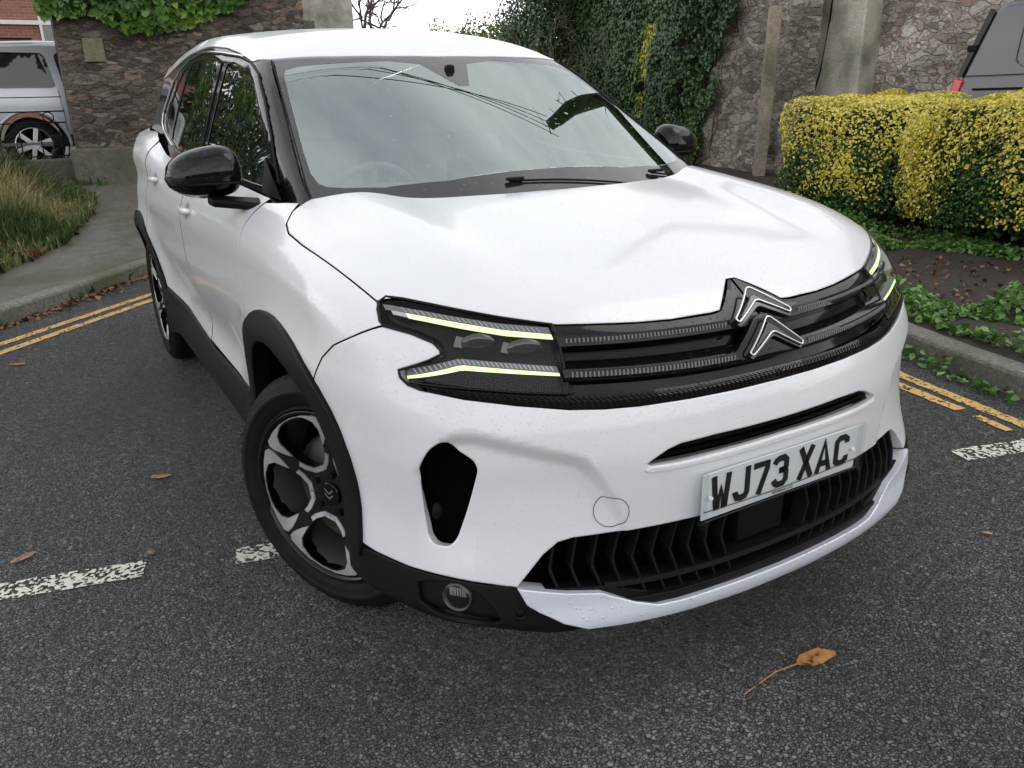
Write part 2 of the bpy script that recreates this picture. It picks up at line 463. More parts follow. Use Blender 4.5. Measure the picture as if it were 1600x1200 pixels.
# ------------------------------------------------------------------ the white car
car=empty('parked_suv',(0,0,0),0,'white SUV with black mirrors and wet paint, parked nose-on in the foreground','car')
AX=(-.90,-3.65);ZC=.352
def archr(a,r):
    # the front arch opens wider towards the bumper
    return r+.035*math.exp(-((a-38)/24)**2)
def arc(cx,r,a0,a1,n=14,y=.9):
    """arch points (x,y,z), angles from +x towards +z"""
    o=[]
    for i in range(n+1):
        a=a0+(a1-a0)*i/n;q=archr(a,r) if cx>-2 else r;o.append((cx+q*math.cos(R_(a)),y,ZC+q*math.sin(R_(a))))
    return o
PT=M['paint']
# --- band outline shared by hood, bumper and lamps (half, y>0)
peak=[(-.18,0,.948),(-.18,.014,.946),(-.109,.098,.897),(-.109,.125,.8945)]
topedge=[(-.117,.234,.895),(-.131,.312,.898),(-.146,.369,.901),(-.163,.428,.905),(-.184,.490,.909),(-.207,.532,.916),(-.244,.596,.929),(-.286,.656,.943),(-.338,.712,.956),(-.385,.752,.964),(-.405,.777,.966),(-.417,.794,.956)]
forkout=[(-.406,.802,.944),(-.383,.808,.923),(-.371,.805,.916)]
forkin=[(-.315,.766,.905),(-.274,.736,.890),(-.259,.728,.877),(-.255,.729,.868),(-.266,.752,.856),(-.308,.803,.833)]
forklow=[(-.303,.803,.819),(-.286,.794,.806),(-.254,.770,.796)]
botedge=[(-.198,.709,.783),(-.143,.617,.767),(-.096,.519,.752),(-.071,.448,.746),(-.050,.372,.743),(-.027,.250,.742),(-.015,.12,.741),(-.012,0,.741)]
HD=(-.505)
# --- hood
hoodrear=[(-1.085,.722,1.11),(-1.02,.62,1.12),(-.955,.50,1.11),(-.925,.38,1.105),(-.895,.20,1.10),(-.885,0,1.10)]
hoodside=[(-.424,.797,.958),(-.60,.815,.99),(-.80,.830,1.02),(-.924,.836,1.044),(-.988,.823,1.06),(-1.045,.788,1.085)]
panel('hood','T',sym(peak+topedge[:-1]+hoodside+hoodrear),PT,car,gap=.0016,res=.020,flange=.02,fn=lower,dark=True)
# --- bumper
slot_=[(0,.656),(.20,.657),(.29,.653),(.322,.645),(.345,.634),(.372,.620),(.362,.613),(.30,.611),(.15,.615),(0,.617)]
inlet=[(-.214,.764,.690),(-.232,.780,.676),(-.240,.791,.650),(-.246,.796,.590),(-.249,.795,.520),(-.241,.793,.468),(-.228,.783,.452),(-.200,.762,.454),(-.188,.750,.474),(-.170,.734,.54),(-.155,.720,.60),(-.150,.712,.633),(-.158,.717,.655),(-.185,.738,.674)]
inletr=[tuple(q) for q in rounded(inlet,.02,5)]
intop=[(0,.467),(.251,.4675),(.388,.468),(.53,.466),(.560,.460),(.593,.437),(.655,.372)]
archF=arc(-.90,.472,52,5,14,.885)
seam=[(-.373,.807,.914),(-.430,.845,.885),(-.495,.880,.854),(-.545,.893,.815),archF[0]]
bumphalf=[(-.012,0,.741)]+list(reversed(botedge[:-1]))+list(reversed(forklow))+list(reversed(forkin))+seam+archF[1:]+[(-.373,.862,.388),(-.28,.823,.386),(-.196,.769,.387),(-.130,.70,.380)]+list(reversed(intop))
bumper=panel('front_bumper','F',sym(bumphalf),PT,car,holes=[sym(slot_),inletr,[(x,-y,z) for x,y,z in inletr]],gap=.0014,res=.0115,fn=lower,flange=.03,hflange=.022,groove=.004,gd=.002)
# --- fender
fen=forkout[::-1]+[(-.417,.797,.956)]+[(x,y+.0005,z) for x,y,z in hoodside]+[(-1.09,.752,1.10),(-1.20,.785,1.095),(-1.275,.80,1.09),(-1.285,.85,1.02),(-1.295,.9,.9),(-1.30,.9,.75),(-1.305,.9,.60),(-1.31,.88,.42)]+arc(-.92,.466,12+0,0,1)[:0]
fen+=arc(-.90,.466,170,52,18)[:-1]+list(reversed(seam))[:-1]
# (rear leg of the fender down to the sill)
for s_ in [1]:
    panel('fender','S',fen,PT,car,mirror=True,res=.020,fn=lower,dark=True,groove=.0014,gd=.0007,gap=.0016)
# --- doors
belt=lambda x:(x,.785,1.108+.018*(-x-1.3))
dz=lambda x:(x,.86,.42)
panel('front_door','S',[belt(-1.285),belt(-1.6),belt(-2.0),belt(-2.33),(-2.335,.87,.95),(-2.33,.86,.7),(-2.33,.85,.42),(-1.31,.87,.42),(-1.30,.9,.75),(-1.29,.88,.95)],PT,car,mirror=True,res=.028,dark=True,gap=.0022,groove=.0012,gd=.0006)
fds=[o for o in C.objects if o.name.startswith('front_door')]
rr_=arc(-3.65,.462,0,75,8)
panel('rear_door','S',[belt(-2.34),belt(-2.7),belt(-3.05),(-3.28,.775,1.175),(-3.36,.86,1.0),(-3.40,.9,.82)]+list(reversed(arc(-3.65,.462,8,57,7)))+[(-3.19,.87,.42),(-2.34,.86,.42),(-2.34,.86,.7),(-2.345,.87,.95)],PT,car,mirror=True,res=.028,dark=True,gap=.0022,groove=.0012,gd=.0006)
rds=[o for o in C.objects if o.name.startswith('rear_door')]
panel('rear_quarter_panel','S',[(-3.29,.775,1.18),(-3.5,.775,1.25),(-3.75,.78,1.26),(-4.05,.74,1.26),(-4.28,.66,1.24),(-4.33,.74,.95),(-4.33,.78,.7),(-4.30,.80,.40)]+arc(-3.65,.462,176,58,16)+[(-3.405,.9,.83),(-3.37,.86,1.0)],PT,car,mirror=True,res=.034,dark=True,gap=.0022,groove=.0012,gd=.0006)
panel('tailgate','R',[(-4.3,-.7,1.24),(-4.3,-.35,1.26),(-4.3,0,1.26),(-4.3,.35,1.26),(-4.3,.7,1.24),(-4.25,.75,.7),(-4.2,.76,.33),(-4.2,0,.33),(-4.2,-.76,.33),(-4.25,-.75,.7)],PT,car,res=.06)
# inner dark liners behind the seams
ins=lambda x,y,z:body(x,y,z)+.028
bm=MB()
panel('inner_liner','F',sym([(.0,.70),(.4,.70),(-.30,.78,.70),(-.42,.85,.70),(-.42,.86,.60),(-.40,.85,.45),(-.35,.82,.30),(0,.30)]),M['liner'],car,gap=0,groove=.004,res=.05,fn=lambda x,y,z:body(x,y,z)+.085,flange=0)
panel('inner_liner','T',sym([(-.22,0,.9),(-.22,.45,.9),(-.40,.72,.9),(-.6,.80,.9),(-1.0,.80,1),(-1.1,.70,1),(-1.0,0,1)]),M['liner'],car,gap=0,groove=.004,res=.06,fn=ins,flange=0)
def side_liner(sg):
    b=MB();y0=.80
    P=[(-.50,.93)]+[(-1.28,1.03),(-2.3,1.05),(-3.3,1.07),(-4.2,1.15),(-4.25,.35)]+[(q[0],q[2]) for q in arc(-3.65,.43,180,0,12)]+[(-3.1,.30),(-1.4,.30)]+[(q[0],q[2]) for q in arc(-.92,.43,180,0,12)]+[(-.47,.5)]
    V=[(x,sg*y0,z) for x,z in P];b.add(V,[tuple(range(len(V)))])
    # wheel wells
    for cx in AX:
        a=arc(cx,.43,-8,188,20);V=[];F=[]
        for q in a: V+=[(q[0],sg*.87,q[2]),(q[0],sg*.45,q[2])]
        for i in range(len(a)-1):F.append((2*i,2*i+1,2*i+3,2*i+2))
        V.append((cx,sg*.45,ZC));F+=[(2*i+1,2*i+3,len(V)-1) for i in range(len(a)-1)]
        b.add(V,F)
    return b.build('wheel_arch_liner',M['liner'],car)
side_liner(1);side_liner(-1)
MB().box((-2.3,0,.34),(3.6,1.5,.16)).build('underbody',M['liner'],car)
# --- cladding
CL=M['clad']
def archclad(cx,a0,a1,ro=.490,ri=.412,off=.014):
    o_=arc(cx,ro,a0,a1,26);i_=arc(cx,ri,a0,a1,26)
    return panel('arch_cladding','S',o_+i_[::-1],CL,car,off=off,mirror=True,res=.02,flange=.05,gap=0,groove=.006,gd=.004)
archclad(-.90,172,2)
archclad(-3.65,176,10)
panel('sill_cladding','S',[(-1.385,.87,.50),(-1.45,.87,.455),(-1.70,.87,.43),(-2.2,.87,.425),(-2.8,.86,.455),(-3.0,.86,.48),(-3.17,.88,.51),(-3.18,.86,.31),(-2.8,.86,.29),(-1.5,.86,.29),(-1.36,.87,.31),(-1.325,.87,.40)],CL,car,off=.016,mirror=True,res=.03,flange=.06,gap=0,groove=.012,gd=.010)
clb=[(.0,.30),(.30,.30),(.45,.31),(.60,.34),(-.111,.655,.374),(-.130,.70,.379),(-.196,.769,.386),(-.28,.823,.385),(-.373,.862,.387),(-.425,.878,.386)]+[(-.405,.872,.386),(-.44,.88,.384),(-.492,.885,.384),(-.50,.88,.30),(-.46,.86,.268),(-.30,.80,.268),(-.15,.70,.266),(.5,.254),(.3,.250),(0,.248)]
M['lampgrey']=simple('lamp_shelf_grey',(.16,.16,.165),.3);M['lampin']=simple('lamp_inner_black',(.004,.004,.005),.25,0,0,.2);M['proj']=simple('projector_glass',(.03,.035,.035),.04,0,0,.9)
fogp=[(-.255,.812,.360),(-.215,.785,.376),(-.174,.749,.378),(-.145,.715,.358),(-.118,.680,.305),(-.16,.735,.297),(-.20,.778,.303),(-.247,.812,.318)]
cl=panel('lower_cladding','F',sym(clb),CL,car,holes=[fogp,[(x,-y,z) for x,y,z in fogp]],off=.003,gap=0,res=.02,flange=.05,hflange=.008,groove=.003,gd=.003)
# fog lamp pocket and lamp
def foglamp(sg):
    pk=[(x,sg*y,z) for x,y,z in fogp]
    po=panel('fog_lamp_bezel','F',pk,CL,cl,off=-.010,gap=-.004,res=.012,flange=0,groove=.002)
    c=onsurf([(sg*.766,.345)],0)[0];n=Vector(fnorm(np.array([c]),body)[0]);n=Vector((n.x,n.y,0)).normalized()
    q=n.to_track_quat('Z','Y').to_matrix()
    def lathe(prof,m,name,par,seg=28):
        V=[];F=[]
        for r,h in prof:
            for k in range(seg):
                a=2*math.pi*k/seg;V.append(Vector(c)+q@Vector((r*math.cos(a),r*math.sin(a),h)))
        for i in range(len(prof)-1):
            for k in range(seg):F.append((i*seg+k,i*seg+(k+1)%seg,(i+1)*seg+(k+1)%seg,(i+1)*seg+k))
        return meshobj(name,V,F,m,par)
    fl=lathe([(.0322,-.02),(.0322,-.001),(.0318,-.001),(.030,-.006),(.024,-.020),(.010,-.028),(.001,-.030)],M['barrel'],'fog_lamp',cl)
    lathe([(.031,.003),(.024,.0065),(.012,.009),(.001,.0095)],M['lens'],'lens',fl)
    for i_ in range(7):
        aa=-.9+.3*i_;MB().box(tuple(Vector(c)+n*(-.012)+Vector((0,0,.010))+n.cross(Vector((0,0,1)))*(.022*math.sin(aa))),(.003,.004,.022),Matrix.Rotation(math.atan2(n.y,n.x)+aa*.6,3,'Z')).build('reflector_facet',M['dash'],fl)
    # sensor
    c2=onsurf([(sg*.655,.318)],.004)[0];
    b=MB();V=[];F=[];seg=20
    n2=Vector(fnorm(np.array([c2]),body)[0]);q2=n2.to_track_quat('Z','Y').to_matrix()
    prof=[(.015,.0),(.014,.003),(.0115,.003),(.0105,-.001),(.009,-.001),(.0085,.0012),(.001,.0015)]
    for r,h in prof:
        for k in range(seg):
            a=2*math.pi*k/seg;V.append(Vector(c2)+q2@Vector((r*math.cos(a),r*math.sin(a),h)))
    for i in range(len(prof)-1):
        for k in range(seg):F.append((i*seg+k,i*seg+(k+1)%seg,(i+1)*seg+(k+1)%seg,(i+1)*seg+k))
    meshobj('parking_sensor',V,F,M['dark'],cl)
foglamp(-1);foglamp(1)
# --- skid lip
def skoff(x,y,z): return body(x,y,z)-(.012+.010*sst(.33,.27,z))
sktop=[(0,.281),(.30,.282),(.357,.285),(.41,.302),(.484,.340),(.56,.352),(-.106,.650,.371)]
skbot=[(-.093,.637,.335),(-.088,.612,.308),(.57,.284),(.52,.268),(.40,.262),(.2,.258),(0,.256)]
skid=panel('skid_plate','F',sym(sktop+skbot),M['skid'],car,fn=skoff,gap=0,res=.016,flange=.05,groove=.003,gd=.002)
b=MB();P=onsurf([(y,.262) for y in np.linspace(-.62,.62,31)],-.02);V=[];F=[]
for i,p in enumerate(P): V+=[tuple(p+[.012,0,-.012]),tuple(p+[-.25,0,-.035]),tuple(p+[.0,0,-.028])]
for i in range(30):F+=[(3*i,3*i+3,3*i+5,3*i+2),(3*i+2,3*i+5,3*i+4,3*i+1)]
b.add(V,F);b.build('front_undertray',M['liner'],car)
# --- lower intake
innr=panel('intake_recess','F',sym([(0,.475),(.39,.476),(.56,.468),(.61,.44),(.66,.376),(.56,.30),(.40,.27),(0,.262)]),M['liner'],car,off=-.06,gap=0,flange=0,res=.04)
M['ribs']=plastic('grille_plastic',.008,.45)
grl=MB()
def zlow(a): return np.interp(a,[0,.357,.41,.484,.56,.65],[.275,.28,.297,.333,.345,.37])
def ztop(a): return np.interp(a,[0,.53,.56,.593,.65],[.468,.468,.461,.438,.373])
for i in [*range(-13,0),None,*range(0,14)]:
    if i is None:
        fins=grl.build('lower_grille',M['ribs'],car);grl=MB();continue
    yc=i*.0465+.0233*(0 if True else 1)
    if abs(yc)>.60: continue
    s=1 if yc>0 else -1
    if -.135<yc<.075: continue
    zt,zb=ztop(abs(yc)),zlow(abs(yc))
    if zt-zb<.02: continue
    bow=min(.030,.012+(zt-zb)*.12)
    zs=np.linspace(zt+.004,zb-.004,9);mid=.40
    ys=[yc+s*bow*(1-abs((z-mid)/max(.09,abs(zt-mid)+.02)))for z in zs]
    P=onsurf(list(zip(ys,zs)),-.012);Q=onsurf(list(zip(ys,zs)),-.052)
    V=[];F=[]
    for p,q in zip(P,Q): V+=[p+[0,-.0035,0],p+[0,.0035,0],q+[0,.0045,0],q+[0,-.0045,0]]
    for k in range(8):
        for e in range(4):F.append((4*k+e,4*k+(e+1)%4,4*k+4+(e+1)%4,4*k+4+e))
    grl.add(V,F)
grl.build('lower_grille',M['ribs'],car)
for zz,w_,hh,o0 in ((.335,.47,.011,-.010),):
    b=MB();P=onsurf([(y,zz+.012*(abs(y)/.47)**4) for y in np.linspace(-w_,w_,41)],o0);V=[];F=[]
    for p in P: V+=[p+[0,0,hh/2],p+[.004,0,-hh/2],p+[-.045,0,-hh/2],p+[-.045,0,hh/2]]
    for k in range(40):
        for e in range(4):F.append((4*k+e,4*k+4+e,4*k+4+(e+1)%4,4*k+(e+1)%4))
    b.add(V,F);smooth_obj(b.build('crossbar',M['clad'],fins),40)
b=MB();b.box((-.03,-.025,.402),(.05,.15,.105));b.build('radar_sensor',M['dark'],fins,bevel=.006)
for sg in(-1,1):
    panel('intake_corner','F',[(sg*.37,.278),(sg*.37,.312),(sg*.47,.345),(sg*.60,.36),(sg*.56,.34),(sg*.484,.330),(sg*.41,.294)],M['clad'],fins,off=-.006,gap=0,res=.02,flange=.04)
# --- slot grille
panel('slot_recess','F',sym([(0,.665),(.34,.66),(.385,.622),(.36,.605),(0,.607)]),M['liner'],bumper,off=-.03,gap=0,flange=0,res=.03)
b=MB()
for zz,hh,w_,dp in ((.6505,.010,.318,-.010),(.634,.007,.338,-.010),(.6205,.004,.355,-.014)):
    P=onsurf([(y,zz-.002*(y/.3)**2) for y in np.linspace(-w_,w_,41)],dp);V=[];F=[]
    for p in P: V+=[p+[0,0,hh/2],p+[.002,0,-hh/2],p+[-.03,0,-hh/2],p+[-.03,0,hh/2]]
    for k in range(40):
        for e in range(4):F.append((4*k+e,4*k+4+e,4*k+4+(e+1)%4,4*k+(e+1)%4))
    b.add(V,F)
for y in (-.24,-.12,0,.12,.24):
    p=onsurf([(y,.63)],-.02)[0];b.box(tuple(p),(.01,.003,.03))
b.build('slot_grille',M['piano'],bumper)
# white lip under the slot
panel('slot_lip','F',sym([(0,.6165),(.30,.6105),(.368,.6135),(.388,.606),(.37,.596),(.30,.594),(0,.598)]),PT,bumper,off=.004,gap=0,res=.02,flange=.008,groove=.006,gd=.006)
# --- side inlets
for sg in (-1,1):
    pk=[(x,sg*y,z) for x,y,z in inlet]
    io=panel('side_inlet','F',pk,M['liner'],bumper,off=-.030,gap=-.008,flange=0,res=.02)
    c=onsurf([(sg*.778,.515)],-.030)[0]
    b=MB();V=[];F=[]
    for i in range(7):
        for k in range(14):
            a=math.pi*2*k/14;t=math.pi/2*i/6;V.append((c[0]+.012*math.cos(t),c[1]+.014*math.sin(t)*math.cos(a),c[2]+.022*math.sin(t)*math.sin(a)))
    for i in range(6):
        for k in range(14):F.append((i*14+k,i*14+(k+1)%14,(i+1)*14+(k+1)%14,(i+1)*14+k))
    b.add(V,F);b.build('inlet_boss',M['clad'],io,smooth=True)
# --- tow cover: a round lid
for sg in (-1,):
    a=np.linspace(0,2*math.pi,61)[:-1]
    cc=[(sg*.447+.0345*math.cos(t),.5175+.0365*math.sin(t)) for t in a]
    b=MB();P0=onsurf(cc,.0030);cc2=[(sg*.447+.0331*math.cos(t),.5175+.0351*math.sin(t)) for t in a];P1=onsurf(cc2,.0030)
    n=len(a);V=list(P0)+list(P1);F=[(i,(i+1)%n,n+(i+1)%n,n+i) for i in range(n)];b.add(V,F)
    b.build('tow_cover',M['dark'],bumper)
# --- number plate
px0=.029
def plate(par):
    h=empty('number_plate',parent=par);h.location=(px0,-.004,.5265)
    MB().box((0,0,0),(.003,.505,.111)).build('plate_panel',M['plate'],h,bevel=.001)
    b=MB().box((.0065,0,0),(.003,.535,.121)).box((.012,-.258,-.002),(.010,.016,.134)).box((.012,.258,-.002),(.010,.016,.134))
    b.build('clear_holder',M['acrylic'],h,bevel=.001)
    for y in (-.235,.235):MB().tube([(.006,y,0),(.0125,y,0)],.0048,12).build('screw_cap',M['plate'],h)
    b=MB();b.tube([(.0105,-.255+.51*t,-.030-.012*math.sin(math.pi*t)*.6+.004*t) for t in np.linspace(0,1,20)],.0011,6)
    b.tube([(.0105,-.25+.5*t,-.055+.004*t) for t in np.linspace(0,1,8)],.0009,6)
    b.build('holder_cord',M['ink'],h)
    # lettering: strokes, cell width .05 height .079
    W_,H_,t_=.052,.082,.0155
    def st(g,pts,closed=False):
        pts=[Vector((p[0],p[1])) for p in pts];n=len(pts);Lft=[];Rgt=[]
        for i,p in enumerate(pts):
            a=pts[i-1] if (i>0 or closed) else None;c=pts[(i+1)%n] if (i<n-1 or closed) else None
            d1=(p-a).normalized() if a is not None else None;d2=(c-p).normalized() if c is not None else None
            if d1 is None:d1=d2
            if d2 is None:d2=d1
            d=(d1+d2);d=d.normalized() if d.length>1e-6 else d1
            nn=Vector((-d.y,d.x));k=1/max(.82,nn.dot(Vector((-d1.y,d1.x))))
            Lft.append(p+nn*t_/2*k);Rgt.append(p-nn*t_/2*k)
        V=[(0.0,v.x,v.y) for v in Lft]+[(0.0,v.x,v.y) for v in Rgt]
        F=[(i,(i+1)%n,n+(i+1)%n,n+i) for i in range(n if closed else n-1)]
        # thickness
        m_=len(V);V2=V+[(.0012,a,b) for _,a,b in V];F2=[tuple(x+m_ for x in f) for f in F]
        for i in range(n if closed else n-1):
            j=(i+1)%n;F2+=[(i,j,m_+j,m_+i),(n+j,n+i,m_+n+i,m_+n+j)]
        if not closed:F2+=[(0,n,m_+n,m_),(n-1,m_+n-1,m_+2*n-1,2*n-1)]
        g.append((V2,F2))
    q=t_/2;w=W_;h_=H_;k=.011
    def glyph(ch):
        g=[]
        if ch=='W': st(g,[(q-.004,h_),(w*.23,q*.6),(w*.33,q*.6),(w*.5,h_*.60),(w*.67,q*.6),(w*.77,q*.6),(w-q+.004,h_)])
        if ch=='J': st(g,[(w-q,h_),(w-q,k+q),(w-q-k*.5,q+k*.2),(w*.5,q),(q+k*.6,q+k*.25),(q,k+q+.004),(q,.026)])
        if ch=='7': st(g,[(0,h_-q),(w-q,h_-q),(w-q-.001,h_-q-.012),(w*.36,0)])
        if ch=='3':
            st(g,[(q*.6,h_-.020),(q+.002,h_-q-.004),(w*.38,h_-q),(w*.66,h_-q),(w-q-.001,h_-q-.008),(w-q-.001,h_*.60),(w*.72,h_*.525),(w*.40,h_*.525)])
            st(g,[(w*.45,h_*.525),(w*.72,h_*.525),(w-q,h_*.44),(w-q,q+.009),(w*.68,q),(w*.34,q),(q+.001,q+.006),(q*.6,.022)])
        if ch=='X': st(g,[(q*.7,0),(w-q*.7,h_)]);st(g,[(q*.7,h_),(w-q*.7,0)])
        if ch=='A': st(g,[(q*.6,0),(w*.5,h_-.004),(w-q*.6,0)]);st(g,[(w*.24,h_*.28),(w*.76,h_*.28)])
        if ch=='C': st(g,[(w-q,h_-.024),(w-q,h_-q-.007),(w*.66,h_-q),(w*.34,h_-q),(q,h_-q-.008),(q,q+.008),(w*.34,q),(w*.66,q),(w-q,q+.007),(w-q,.024)])
        return g
    x=0;b=MB();tot=7*W_+5*.0105+.033
    dx=[0];seq='WJ73 XAC';x=-tot/2
    for ch in seq:
        if ch==' ': x+=.033-.0105;continue
        for V,F in glyph(ch): b.add([(.0022+a,x+yy,-H_/2+.004+zz) for a,yy,zz in V],F)
        x+=W_+.0105
    b.build('lettering',M['ink'],h)
    cu=bpy.data.curves.new('small','FONT');cu.body='YEOMANS LTD';cu.size=.0105;cu.align_x='CENTER';cu.extrude=.0002
    to=bpy.data.objects.new('small',cu);C.objects.link(to);dg=bpy.context.evaluated_depsgraph_get();me=bpy.data.meshes.new_from_object(to.evaluated_get(dg))
    me.transform(Matrix(((0,0,1,.0025),(1,0,0,0),(0,1,0,-.0515),(0,0,0,1))));me.materials.clear();me.materials.append(M['ink'])
    o=bpy.data.objects.new('dealer_text',me);C.objects.link(o);o.parent=h;bpy.data.objects.remove(to)
    return h
plate(bumper)
# --- grille band
band_bot=list(reversed([(x,y,z) for x,y,z in botedge]))
bandhalf=peak+topedge+forkout+forkin+forklow+botedge
back=panel('grille_back','F',sym(bandhalf),M['piano'],car,off=-.030,gap=-.004,flange=0,res=.025)
def z1(a): return .868+.010*(a/.49)**2      # dash row 1
def z2(a): return .798+.012*(a/.47)**2+.004
def strip(name,zt,zb,a0,a1,off,m,par,res=.016,fl=.025,hat=False):
    A=np.linspace(a0,a1,12)
    pts=[(a,zt(a)) for a in A]+[(a,zb(a)) for a in A[::-1]]
    for sg in(-1,1): panel(name,'F',[(sg*a,z) for a,z in pts],m,par,off=off,gap=0,res=res,flange=fl,groove=.003,gd=.002)
gr=back
ztopb=lambda a:np.interp(a,[0,.014,.098,.125,.234,.312,.369,.428,.49,.532],[.948,.946,.897,.8945,.895,.898,.901,.905,.909,.916])-.0025
def bar(name,prof,a0,a1,m,par,n=40):
    """sweep a profile [(z offset fn, off)] along the band on both halves, one mesh"""
    b=MB()
    for sg in ((-1,1) if a0>0 else (1,)):
        A=np.linspace(a0 if a0>0 else -a1,a1,n if a0>0 else 2*n)
        rows=[onsurf([(sg*a,zf(abs(a))) for a in A],o) for zf,o in prof]
        V=[tuple(rows[j][i]) for i in range(len(A)) for j in range(len(prof))];k=len(prof)
        F=[(i*k+j,i*k+j+1,(i+1)*k+j+1,(i+1)*k+j) if sg<0 else (i*k+j+1,i*k+j,(i+1)*k+j,(i+1)*k+j+1) for i in range(len(A)-1) for j in range(k-1)]
        b.add(V,F)
    o=b.build(name,m,par,smooth=True);smooth_obj(o,30);return o
bar('upper_bar',[(ztopb,-.012),(ztopb,-.001),(lambda a:z1(a)+.0085,.004),(lambda a:z1(a)+.007,.0035),(lambda a:z1(a)-.007,.0015),(lambda a:z1(a)-.009,0),(lambda a:z1(a)-.012,-.028)],.004,.505,M['gloss'],gr,50)
bar('lower_bar',[(lambda a:z2(a)+.033,-.028),(lambda a:z2(a)+.011,.006),(lambda a:z2(a)+.008,.0085),(lambda a:z2(a)-.008,.0085),(lambda a:z2(a)-.012,.006),(lambda a:z2(a)-.016,-.022)],0,.515,M['gloss'],gr,40)
zb=lambda a:np.interp(a,[0,.12,.25,.372,.448,.519,.617,.709,.77,.794],[.741,.741,.742,.743,.746,.752,.767,.783,.796,.806])+.001
zt3=lambda a:np.interp(a,[0,.24,.42,.52,.65,.75,.794],[.769,.769,.773,.780,.795,.808,.816])
bar('trim_strip',[(zt3,-.02),(zt3,-.004),(lambda a:(zt3(a)+zb(a))/2,.001),(zb,-.004),(zb,-.015)],0,.792,M['gloss'],gr,60)
b=MB()
for i in range(-60,61):
    y=i*.0125
    if abs(y)>.775: continue
    s=1 if y>0 else -1;za,zc=zt3(abs(y))-.003,zb(abs(y))+.004
    P=onsurf([(y,za),(y-s*.012,(za+zc)/2),(y-s*.016,zc)],.0005+0*.002);
    P=P+np.array([.0012,0,0]);b.tube(P,.0011,5)
b.build('trim_ribs',M['clad'],gr)
for zf,a0,a1,off,nm in ((z1,.125,.492,.0035,'dash_row'),(z2,.115,.503,.0105,'dash_row')):
    for sg in (-1,1):
        b=MB()
        for a in np.arange(a0-(.02 if sg<0 and zf is z1 else 0)+.004,a1,.0088):
            p=onsurf([(sg*a,zf(a))],off-.0015)[0];n=fnorm(np.array([p]),body)[0]
            q=Matrix.Rotation(math.atan2(n[1],n[0]),3,'Z')
            b.box(tuple(p),(.004,.0030,.0105),q)
        b.build(nm,M['dash'],gr)
# chevrons
M['dchrome']=simple('dark_chrome',(.09,.09,.095),.16,.9)
def chev(zA,h,w_,zI,endo,off,par):
    # outline: left end outer -> apex -> right end outer -> right inner -> inner apex -> left inner
    o_=[(-w_,zA-h),(0,zA),(w_,zA-h)];i_=[(w_-.006,zA-h-endo),(0,zI),(-w_+.006,zA-h-endo)]
    P=[(y,z) for y,z in o_+i_]
    c=panel('emblem_chevron','F',P,M['dchrome'],par,off=off,gap=0,res=.012,flange=.014,rnd=.012,groove=.002)
    loop=rounded(np.array([(0,y,z) for y,z in P]),.013,5)[:,1:]
    loop=dens(loop,.01)
    L=onsurf(loop,off+.0012);L=np.vstack([L,L[:2]])
    MB().tube(L,.0026,8,False).build('chrome_edge',M['chrome'],c,smooth=True)
    return c
chev(.922,.050,.087,.901-.002,.007,.016,gr)
em=panel('emblem_plinth','F',[(-.118,.812),(-.105,.797),(-.06,.797),(0,.80),(.06,.797),(.098,.797),(.104,.812),(.03,.875),(0,.884),(-.03,.875)],M['gloss'],gr,off=.010,gap=0,res=.012,flange=.02,rnd=.012)
chev(.868,.062,.084,.839,.008,.021,gr)
